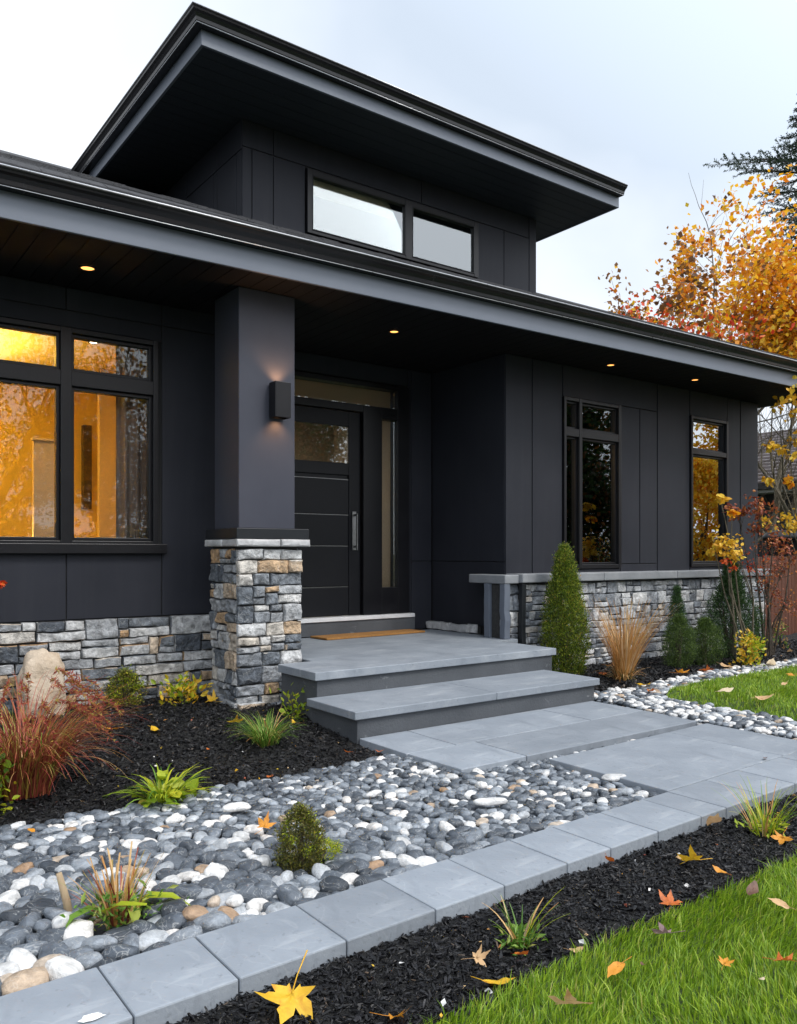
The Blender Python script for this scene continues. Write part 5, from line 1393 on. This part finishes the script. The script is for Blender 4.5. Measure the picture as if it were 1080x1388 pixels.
# russet shrub and yellow-leaved sapling at the right end of the house
def twiggy(name, loc, label, cat, stems, leafsets, seed, bark, group=None, rbase=.012):
    t = plant_root(name, loc, label, cat, group); rng = random.Random(seed); mb = MB(); P_, D_, S_, I_ = [], [], [], []
    loc = Vector(loc)
    for (end, rad, n, sz, mi, mats) in leafsets:
        e = Vector(end) - loc; a = Vector((rng.uniform(-.08, .08), rng.uniform(-.08, .08), -.03)); mid = a.lerp(e, .5) + Vector((rng.uniform(-.08, .08), rng.uniform(-.08, .08), .10))
        pts = [a, a.lerp(mid, .5) + Vector((0, 0, .05)), mid, mid.lerp(e, .6), e]
        mb.tube(pts, [rbase, rbase*.85, rbase*.65, rbase*.45, rbase*.25], 5, caps=False)
        for k in range(max(2, n//12)):
            tip = e + Vector((rng.gauss(0, rad*.8), rng.gauss(0, rad*.8), rng.gauss(0, rad*.7)))
            mb.tube([pts[3].lerp(e, rng.random()), tip], [rbase*.25, rbase*.12], 4, caps=False)
            for m_ in range(12):
                P_.append((tip + Vector((rng.gauss(0, rad*.38), rng.gauss(0, rad*.38), rng.gauss(0, rad*.34))))[:]); D_.append((rng.gauss(0, .8), rng.gauss(0, .8), rng.gauss(-.5, .6))); S_.append(sz*rng.uniform(.6, 1.2)); I_.append(mi)
    for (x, y, z_) in stems:
        mb.tube([(0, 0, -.03), (x*.5, y*.5, z_*.6), (x, y, z_)], [rbase*.7, rbase*.5, .002], 4, caps=False)
    mb.build('stem', bark, t, smooth=True)
    link('foliage', leaf_mesh('foliage', P_, D_, S_, [M['russet'], M['yellow'], M['redleaf'], M['orange']], 'leaf', width=1.0, midx=I_), t)
    return t
D0 = 8.6
def spot(px, py, D=D0): return at_depth(px, py, D)[:]
rr = random.Random(5)
b_ = at_depth(1036, 866, 8.7); b_.z = rbed_z(b_.x, b_.y)
twiggy('russet_shrub', b_, 'russet and dark red leaved shrub in front of the brown fence', 'shrub', [(rr.uniform(-.3, .3), rr.uniform(-.3, .3), rr.uniform(.6, 1.25)) for k in range(9)],
       [(spot(1000,692),.075,92,.052,0,0),(spot(1030,690),.09,150,.044,0,0),(spot(1022,715),.07,84,.038,0,0),(spot(1048,735),.10,190,.032,0,0),(spot(1062,770),.11,220,.030,0,0),(spot(1040,790),.10,180,.028,0,0),(spot(1020,765),.08,110,.028,2,0),(spot(1066,815),.10,150,.026,0,0),(spot(1072,745),.08,130,.034,0,0)], 21, M['bark'])
b_ = at_depth(1012, 874, 8.3); b_.z = rbed_z(b_.x, b_.y)
twiggy('yellow_sapling', b_, 'thin sapling with clusters of bright yellow leaves before the far right window', 'sapling', [],
       [(spot(984,735,8.2),.085,130,.050,1,0),(spot(968,742,8.2),.055,60,.046,1,0),(spot(1000,752,8.2),.06,72,.045,1,0),(spot(976,672,8.2),.045,10,.072,1,0),(spot(992,690,8.2),.03,6,.07,3,0),(spot(985,768,8.2),.04,14,.044,2,0)], 22, M['bark_pale'])
b_ = at_depth(1120, 850, 9.2); b_.z = .0
twiggy('yellow_tree', b_, 'yellow-leaved young tree reaching in over the neighbouring roof', 'tree', [],
       [(spot(1066,553,9.2),.10,66,.068,1,0),(spot(1040,601,9.2),.05,16,.075,1,0),(spot(1066,605,9.2),.055,20,.075,1,0),(spot(1076,590,9.2),.05,14,.07,1,0),(spot(1044,650,9.2),.03,6,.075,1,0),(spot(1072,648,9.2),.03,6,.075,3,0),(spot(1062,700,9.2),.095,80,.060,1,0),(spot(1085,700,9.2),.12,80,.060,1,0),(spot(1084,560,9.2),.14,70,.07,1,0)], 24, M['bark_pale'], rbase=.012)
# thin red-leaved twig at the left edge
b_ = Vector((.60, 4.35, bed_z(.6, 4.35)))
twiggy('red_twig', b_, 'thin twig with small red leaves against the left stone base', 'twig', [], [((.905,5.05,.93),.022,12,.035,2,0),((.86,5.0,.80),.02,10,.03,2,0)], 26, M['bark'], rbase=.004)

# ================================================================== FENCE, BIN, NEIGHBOUR
t = empty('wooden_fence', (9.75, 5.95, 0), 'low reddish brown vertical board fence at the right end of the house', 'fence')
q = MB(); x = 0.0; rng = random.Random(9)
while x < 6.0:
    w = rng.uniform(.085, .10); q.box(x, x+w-.006, 0, .02, -.1, 1.06+rng.uniform(-.012, .012)); x += w
q.build('board_panel', M['fence'], t, bevel=.003)
q = MB(); q.box(0, 6, .022, .06, .25, .33); q.box(0, 6, .022, .06, .82, .90); q.build('rail', M['fence'], t)
for x in (.02, 1.86, 3.7, 5.6):
    q = MB(); q.box(x, x+.09, -.10, -.011, -.1, 1.12); q.build('post', M['post'], t, bevel=.005)

b_ = at_depth(1090, 750, 13.0)
t = empty('wheelie_bin', (b_.x, b_.y, -.12), 'black lidded bin standing behind the brown fence', 'bin', None, R(20))
q = MB()
def rr_ring(w, d, z, r=.06, n=5):
    out = []
    for (sx, sy, a0) in ((1,1,0),(-1,1,90),(-1,-1,180),(1,-1,270)):
        for k in range(n+1):
            a = R(a0 + 90*k/n); out.append((sx*(w-r)+r*math.cos(a), sy*(d-r)+r*math.sin(a), z))
    return out
q.loft([rr_ring(.42,.40,.10), rr_ring(.50,.50,1.42)]); q.build('body', M['bin'], t, smooth=False, bevel=.01)
q = MB(); q.loft([rr_ring(.54,.55,1.425,.08), rr_ring(.55,.56,1.47,.09), rr_ring(.50,.50,1.55,.14), rr_ring(.40,.38,1.585,.16)]); q.build('lid', M['bin'], t, smooth=True)
for sx in (-.36, .36):
    q = MB(); q.tube([(sx-.03,.42,.12),(sx+.03,.42,.12)], .12, 14); q.build('wheel', M['bin'], t)

t = empty('neighbour_house', (17.0, 9.0, 0), 'neighbouring dark house with a ribbed grey roof beyond the fence', 'house')
q = MB(); q.box(.45, 9, -4.2, 8, -.1, 2.55); q.build('wall', M['darkwall'], t)
q = MB()
ze, zr, xr = 2.62, 4.45, 4.8
q.add([(0,-4.8,ze),(0,8.6,ze),(xr,8.6,zr),(xr,-4.8,zr),(2*xr,-4.8,ze),(2*xr,8.6,ze),(0,-4.8,ze-.05),(0,8.6,ze-.05),(2*xr,-4.8,ze-.05),(2*xr,8.6,ze-.05)], [(0,1,2,3),(3,2,5,4),(6,8,9,7),(0,6,7,1),(4,5,9,8),(0,3,4,8,6),(1,7,9,5,2)])
k = 0.0
while k < 1.0:                                    # raised courses
    x0_, z0_ = xr*k, ze+(zr-ze)*k; x1_, z1_ = xr*(k+.055), ze+(zr-ze)*(k+.055)
    q.add([(x0_-.02,-4.82,z0_+.012),(x0_-.02,8.62,z0_+.012),(x0_,8.62,z0_+.06),(x0_,-4.82,z0_+.06),(x1_,-4.82,z1_+.012),(x1_,8.62,z1_+.012)], [(0,3,2,1),(3,4,5,2)])
    k += .06
q.build('roof', M['slateroof'], t)
q = MB(); q.box(-.16, .0, -4.8, 8.6, ze-.13, ze-.02); q.build('gutter', M['bin'], t); q = MB(); q.box(-.02, .44, -4.7, 8.5, ze-.20, ze-.14); q.build('soffit', M['whitegut'], t)

# ================================================================== TREES ACROSS THE STREET (seen in the window glass)
GT = 'trees across the street'
def simple_pick(a, b, keep): return lambda q, r_: (0 if r_.random() < a else 1) if r_.random() < keep else None
tree('street_tree', (3.6,-8.6,-.1), 'thick-trunked autumn tree across the street mirrored in the left window', 'tree', GT, 1, 2.7, .22, 51, 4, [M['orange'], M['brownleaf']], simple_pick(.55, .45, .75), .11, 8, .28, M['bark'], .65, .25, (3, 4))
tree('street_tree', (.2,-10.5,-.1), 'bare-branched brown tree across the street mirrored at the edge of the left window', 'tree', GT, 2, 2.9, .17, 52, 4, [M['brownleaf'], M['orange']], simple_pick(.7, .3, .5), .11, 5, .28, M['bark'], .6, .28, (3, 4))
tree('street_tree', (9.2,-7.6,-.1), 'dense brown and orange tree across the street mirrored in the door glass', 'tree', GT, 1, 2.7, .20, 53, 4, [M['brownleaf'], M['deepgreen']], simple_pick(.6, .4, .85), .12, 9, .30, M['bark'], .65, .25, (3, 4))
tree('street_tree', (17.5,-5.4,-.1), 'dark evergreen oak across the street mirrored in the two-light window', 'tree', GT, 1, 2.8, .24, 54, 4, [M['deepgreen'], M['brownleaf']], simple_pick(.75, .25, .95), .14, 13, .34, M['bark'], .65, .22, (3, 4))
tree('street_tree', (21.5,-2.2,-.1), 'bright yellow tree across the street mirrored in the far right window', 'tree', GT, 1, 2.7, .20, 55, 4, [M['yellow'], M['orange']], simple_pick(.75, .25, .9), .14, 11, .32, M['bark'], .65, .22, (3, 4))

tree('street_tree', (6.4,-10.2,-.1), 'tall oak with rusty leaves added behind the thick-trunked street tree to block low sky light', 'tree', GT, 1, 2.9, .22, 56, 4, [M['brownleaf'], M['orange']], simple_pick(.6, .4, .9), .13, 8, .32, M['bark'], .65, .25, (3, 4))  # unseen tree added to screen low sky light from the house front
tree('street_tree', (13.2,-9.0,-.1), 'dark green tree added between the rusty oak and the evergreen oak to darken reflections', 'tree', GT, 1, 2.9, .22, 57, 4, [M['deepgreen'], M['brownleaf']], simple_pick(.7, .3, .95), .14, 10, .34, M['bark'], .65, .25, (3, 4))  # also added, thickening the dark backdrop mirrored in the glass

# ================================================================== FALLEN LEAVES
def maple_outline():
    pts = []
    lobes = [(90, 1.0, .42), (38, .92, .38), (-14, .66, .30), (-62, .34, .0)]
    half = [(-90, .10), (-66, .36), (-50, .30), (-16, .70), (-6, .50), (4, .40), (14, .58), (26, .70), (38, 1.0), (46, .74), (54, .52), (62, .42), (70, .62), (80, .72), (90, 1.08)]
    right = [(a, r_) for a, r_ in half]
    left = [(180-a, r_) for a, r_ in half[-2:0:-1]]
    return [(r_*math.cos(R(a)), r_*math.sin(R(a))) for a, r_ in right + left]
def oval_outline():
    return [(.36*math.sin(t)*(1-.18*math.cos(t)), -.75*math.cos(t) + (.25 if abs(t-math.pi) < .05 else 0)) for t in (2*math.pi*k/18 for k in range(18))]
def leaf_piece(kind, size, curl, seed, mat, cup=.0):
    rr = random.Random(seed); out = maple_outline() if kind == 'maple' else oval_outline()
    out = [(x*rr.uniform(.90, 1.08), y*rr.uniform(.92, 1.06)) for x, y in out]
    n = len(out); V = [(0, -.05, 0)]
    for f in (.33, .66, 1.0):
        V += [(x*f, y*f, 0) for x, y in out]
    ax = rr.uniform(0, 3.14); o = Vector((seed*1.3, seed*.7, 0))
    W_ = []
    for x, y, _ in V:
        u = x*math.cos(ax) + y*math.sin(ax); v = -x*math.sin(ax) + y*math.cos(ax)
        z = curl*(u*u*.9 - .25*v*v) + cup*(x*x+y*y) + .12*noise.noise(Vector((x*2.2, y*2.2, 0)) + o) + .05*abs(math.sin(math.atan2(y, x)*2.5))*math.hypot(x, y)
        W_.append((x*size*.5, y*size*.5, z*size*.5))
    F_ = [(0, 1+i, 1+(i+1) % n) for i in range(n)]
    for k in range(2):
        F_ += [(1+k*n+i, 1+(k+1)*n+i, 1+(k+1)*n+(i+1) % n, 1+k*n+(i+1) % n) for i in range(n)]
    mb = MB(); mb.add(W_, F_)
    s_ = size*.5; bx = rr.uniform(-.35, .35)
    mb.tube([(0, -.05*s_, .0), (.10*bx*s_, -.55*s_, .05*s_), (bx*s_, -1.25*s_, .16*s_)], [.022*s_, .016*s_, .020*s_], 5)
    me = bpy.data.meshes.new('fallen_leaf'); me.from_pydata(mb.v, [], mb.f); me.materials.append(mat)
    me.polygons.foreach_set('use_smooth', [True]*len(me.polygons)); me.update()
    return me
def leaf_mat(name, c1, c2, c3):
    m = surf(name, c1, c2, 22, 0.5, 0.08, 0.35, 90, extra=streaks(c3, .75, (1,1,1), .50, .68, 30.0), bdist=.003)
    nt = m.node_tree; p = next(n for n in nt.nodes if n.type == 'BSDF_PRINCIPLED'); out = next(n for n in nt.nodes if n.type == 'OUTPUT_MATERIAL')
    t = node(nt, 'ShaderNodeBsdfTranslucent'); nt.links.new(p.inputs['Base Color'].links[0].from_socket, t.inputs['Color'])
    x = node(nt, 'ShaderNodeMixShader'); x.inputs[0].default_value = .3
    nt.links.new(p.outputs[0], x.inputs[1]); nt.links.new(t.outputs[0], x.inputs[2]); nt.links.new(x.outputs[0], out.inputs['Surface'])
    return m
LM = {'yellow': leaf_mat('fallen_yellow', (.78,.44,.02), (.86,.56,.04), (.62,.24,.02)), 'orange': leaf_mat('fallen_orange', (.68,.26,.02), (.78,.36,.04), (.45,.13,.02)),
      'red': leaf_mat('fallen_red', (.55,.11,.02), (.68,.20,.03), (.28,.06,.02)), 'brown': leaf_mat('fallen_brown', (.12,.06,.04), (.22,.11,.07), (.06,.03,.025)),
      'tan': leaf_mat('fallen_tan', (.62,.38,.18), (.72,.48,.26), (.45,.22,.08)), 'cream': leaf_mat('fallen_cream', (.68,.54,.34), (.76,.64,.46), (.55,.34,.18)),
      'mauve': leaf_mat('fallen_mauve', (.26,.16,.16), (.36,.25,.24), (.15,.08,.08))}
SL = lambda x, y: -.02
zfs = {'strip': lambda x, y: strip_z(x, y)+.014, 'bed': lambda x, y: bed_z(x, y)+.014, 'rbed': lambda x, y: rbed_z(x, y)+.014, 'lawn': lambda x, y: lawn_z(x, y)+.050, 'rlawn': lambda x, y: rlawn_z(x, y)+.048, 'peb': lambda x, y: .012, 'slab': lambda x, y: .006}
FALLEN = [
 (395,1366,'strip','maple',.155,'yellow',1.0,28,'large yellow maple leaf standing up in the mulch by the near border slabs'),
 (533,1384,'strip','maple',.075,'orange',.6,25,'orange leaf half under the lower edge of the view, right of the big yellow leaf'),
 (672,1336,'strip','oval',.085,'yellow',.25,8,'plain yellow oval leaf at the edge of the near lawn'),
 (646,1306,'strip','maple',.060,'tan',.8,20,'curled tan leaf in the near mulch left of the grass sprig'),
 (706,1301,'strip','oval',.050,'red',.7,30,'red curled leaf at the foot of the near grass sprig'),
 (776,1378,'lawn','maple',.110,'tan',.5,30,'large peach maple leaf lying at the lower edge of the lawn'),
 (836,1318,'lawn','oval',.075,'orange',.6,12,'slim orange leaf on the near lawn above the peach maple leaf'),
 (902,1272,'lawn','maple',.080,'mauve',.8,22,'greyish mauve curled leaf at the edge of the near lawn'),
 (908,1228,'strip','maple',.085,'red',.6,8,'red-orange folded leaf in the mulch strip above the mauve leaf'),
 (780,1290,'strip','oval',.045,'tan',.6,12,'small tan leaf in the mulch right of the near grass sprig'),
 (826,1170,'strip','oval',.055,'red',.4,45,'orange-brown leaf leaning under the edge of a border slab'),
 (967,1124,'strip','oval',.130,'tan',.5,35,'tan folded leaf leaning on the border slab by the far sprig'),
 (940,1176,'strip','maple',.105,'yellow',.7,35,'yellow ragged maple leaf in the middle of the mulch strip'),
 (976,1184,'strip','oval',.055,'orange',.5,12,'small orange leaf right of the yellow ragged one'),
 (1020,1213,'lawn','oval',.080,'brown',.7,18,'dark brown withered leaf on the edge of the lawn'),
 (1060,1138,'strip','maple',.085,'orange',.8,20,'orange curled leaf beneath the far sprig'),
 (982,1312,'lawn','maple',.045,'orange',.5,18,'small orange leaf alone on the near lawn'),
 (1057,1232,'lawn','oval',.060,'tan',.5,30,'peach leaf upright in the grass near the far mulch edge'),
 (1060,1314,'lawn','maple',.070,'red',.7,30,'red-orange leaf tipped up in the near lawn'),
 (1032,1334,'lawn','oval',.035,'cream',.3,15,'tiny cream leaf on the near lawn beside the red-orange one'),
 (872,1312,'lawn','oval',.035,'brown',.5,15,'small brown leaf flake on the near lawn'),
 (1037,1030,'slab','oval',.048,'brown',.6,15,'small dark brown leaf on the path slabs at a joint'),
 (210,999,'bed','oval',.105,'yellow',.3,6,'plain yellow oval leaf in the left mulch above the yellow-green plant'),
 (152,1000,'bed','oval',.080,'orange',.5,10,'slim orange leaf left of the plain yellow oval one'),
 (318,988,'bed','maple',.115,'yellow',.6,18,'yellow maple leaf in the mulch left of the green tuft'),
 (288,962,'bed','maple',.105,'yellow',.9,28,'crumpled yellow leaf in front of the column foot'),
 (222,940,'bed','oval',.07,'orange',.7,28,'orange leaf caught beside the lime-green plant'),
 (56,1065,'bed','oval',.050,'orange',.3,8,'small orange leaf below the red fountain grass'),
 (204,978,'bed','oval',.050,'tan',.5,10,'small tan leaf in the left mulch near the stone base'),
 (282,1014,'bed','oval',.030,'red',.4,10,'tiny red leaf in the middle of the left mulch'),
 (398,984,'bed','oval',.055,'yellow',.5,15,'yellow leaf under the right side of the green tuft'),
 (366,1057,'peb','oval',.070,'red',.6,12,'red-orange leaf where the mulch meets the pebbles'),
 (358,1128,'peb','maple',.080,'orange',.8,20,'orange-brown withered leaf on the pebbles left of the bronze shrub'),
 (42,1130,'peb','oval',.045,'orange',.4,10,'small orange leaf on the pebbles at the left'),
 (471,1014,'bed','oval',.045,'red',.5,30,'bright red-orange leaf by the corner of the bottom step'),
 (514,1023,'peb','maple',.065,'red',.6,15,'red leaf lying at the near edge of the path slabs'),
 (420,957,'bed','oval',.05,'tan',.5,20,'small tan leaf at the foot of the porch side'),
 (842,908,'rbed','oval',.190,'orange',.3,40,'big yellow-orange leaf leaning on the feather grass'),
 (872,930,'rbed','oval',.140,'yellow',.2,8,'pale yellow oval leaf at the gravel edge before the feather grass'),
 (816,915,'rbed','oval',.090,'red',.6,20,'russet leaf left of the feather grass'),
 (882,938,'rbed','oval',.080,'red',.6,20,'russet leaf under the pale yellow one'),
 (922,914,'rbed','maple',.150,'orange',.7,15,'orange maple leaf before the short plump conifer'),
 (958,910,'rbed','maple',.140,'red',.6,15,'red-orange maple leaf before the rounded conifer'),
 (985,905,'rbed','oval',.140,'tan',.5,12,'pinkish tan leaf left of the golden shrub'),
 (1045,901,'rbed','oval',.190,'cream',.4,12,'long cream leaf in the mulch right of the golden shrub'),
 (1070,884,'rbed','oval',.130,'tan',.4,12,'peach leaf near the rusty plant'),
 (982,946,'rlawn','oval',.140,'cream',.4,12,'cream leaf on the small right lawn'),
 (1034,956,'rlawn','oval',.150,'tan',.4,10,'long peach leaf on the small right lawn'),
 (940,949,'rlawn','oval',.075,'cream',.3,10,'pale leaf near the tip of the right lawn'),
 (986,957,'rlawn','oval',.050,'cream',.3,10,'tiny pale leaf below the cream leaf of the right lawn'),
 (1074,925,'rlawn','maple',.090,'orange',.4,15,'orange leaf on the right lawn by the edge of view'),
 (1063,936,'rlawn','oval',.080,'tan',.4,15,'tan leaf on the right lawn just left of the orange one'),
]
for k, (u, v, zn, kind, sz, c, curl, tilt, lab) in enumerate(FALLEN):
    P_ = ground_point(u, v, {'strip': -.04, 'lawn': .0, 'peb': 0, 'slab': 0, 'bed': .0, 'rbed': .02, 'rlawn': .03}[zn])
    rr = random.Random(900+k)
    o = link('fallen_leaf', leaf_piece(kind, sz*1.22, curl, 900+k, LM[c]))
    o.location = (P_.x, P_.y, zfs[zn](P_.x, P_.y) + sz*.5*math.sin(R(tilt))*.8)
    e = Matrix.Rotation(R(tilt)*(1 if tilt > 45 else rr.choice((1, -1))), 4, Vector((rx_, ry_, 0))) @ Matrix.Rotation((AZ-R(90) + rr.uniform(-.25, .25)) if tilt > 45 else rr.uniform(0, 6.28), 4, 'Z')
    o.rotation_euler = e.to_euler()
    tag(o, lab, 'leaf', 'fallen autumn leaves')
# leaf crumbs and small petals in the mulch
rng = random.Random(61); P_, D_, S_, I_ = [], [], [], []
for (poly, zf, n) in ((LB, bed_z, 210), (ST, strip_z, 120), (RB, rbed_z, 90)):
    for x, y in scatter_poly(poly, n):
        P_.append((x, y, zf(x, y)+.010)); D_.append((rng.gauss(0, 1), rng.gauss(0, 1), rng.gauss(0, .3))); S_.append(rng.choice((rng.uniform(.008,.018), rng.uniform(.012,.034)))); I_.append(rng.choice((0, 1, 2, 2, 3)))
tag(link('leaf_litter', leaf_mesh('leaf_litter', P_, D_, S_, [M['yellow'], M['russet'], M['tangrass'], M['peb_white']], midx=I_)), 'crumbs of dead leaves and pale flecks in the black mulch', None, None, 'stuff')

t = empty('hedge', (10, -6.6, -.1), 'long dark clipped hedge added along the far side of the verge for a dark band low in the reflections', 'hedge')  # unseen hedge put in to darken the lower part of window reflections
rng = random.Random(71); P_ = np.stack([NR.uniform(-10, 27, 30000), NR.uniform(-.6, .6, 30000), NR.uniform(0, 1, 30000)], 1)
P_[:, 2] = P_[:, 2]**.6*(1.75 + np.array([.35*noise.noise(Vector((x*.7, 0, 2))) for x in P_[:, 0]]))
link('foliage', leaf_mesh('foliage', P_, NR.normal(0, 1, (30000, 3)), NR.uniform(.09, .17, 30000), [M['deepgreen'], M['russet'], M['yellow']], midx=NR.choice([0, 0, 0, 1, 2], 30000)), t)
q = MB()
for x in np.arange(-9.8, 27, .9): q.tube([(x, 0, -.05), (x+.05, .05, .7), (x, 0, 1.3)], [.05, .035, .01], 6, caps=False)
q.build('stem', M['bark'], t)

bush('yellow_shrub', (18.3, -1.0, -.1), 3.4, 1.7, 12000, .13, M['yellow'], 'tall golden shrub added near the street to fill the lower far right window with yellow reflection', 'shrub', 81, None, fat, width=.9, mat2=M['orange'], p2=.25)  # unseen shrub added so the low glass reflects yellow

V, F_ = pebble_shape(4, 515)
Vb = []
for p in V:
    n3 = noise.noise(Vector(p)*2.3 + Vector((4, 4, 4)))*.16 + noise.noise(Vector(p)*6)*.06
    Vb.append((p[0]*(1+n3)*.155, p[1]*(1+n3)*.16, p[2]*(1+n3)*.40))
M['boulder'] = surf('pale_boulder', (.44,.34,.24), (.62,.52,.41), 9, .8, .1, .9, 26, extra=streaks((.36,.24,.15), .7, (1,1,1), .5, .7, 5.0), bdist=.02)
o = link('boulder', np_mesh('boulder', Vb, F_, M['boulder'], smooth=True)); o.location = (1.31, 5.70, .20)
tag(o, 'pale tan boulder against the left stone base behind the red fountain grass', 'boulder')
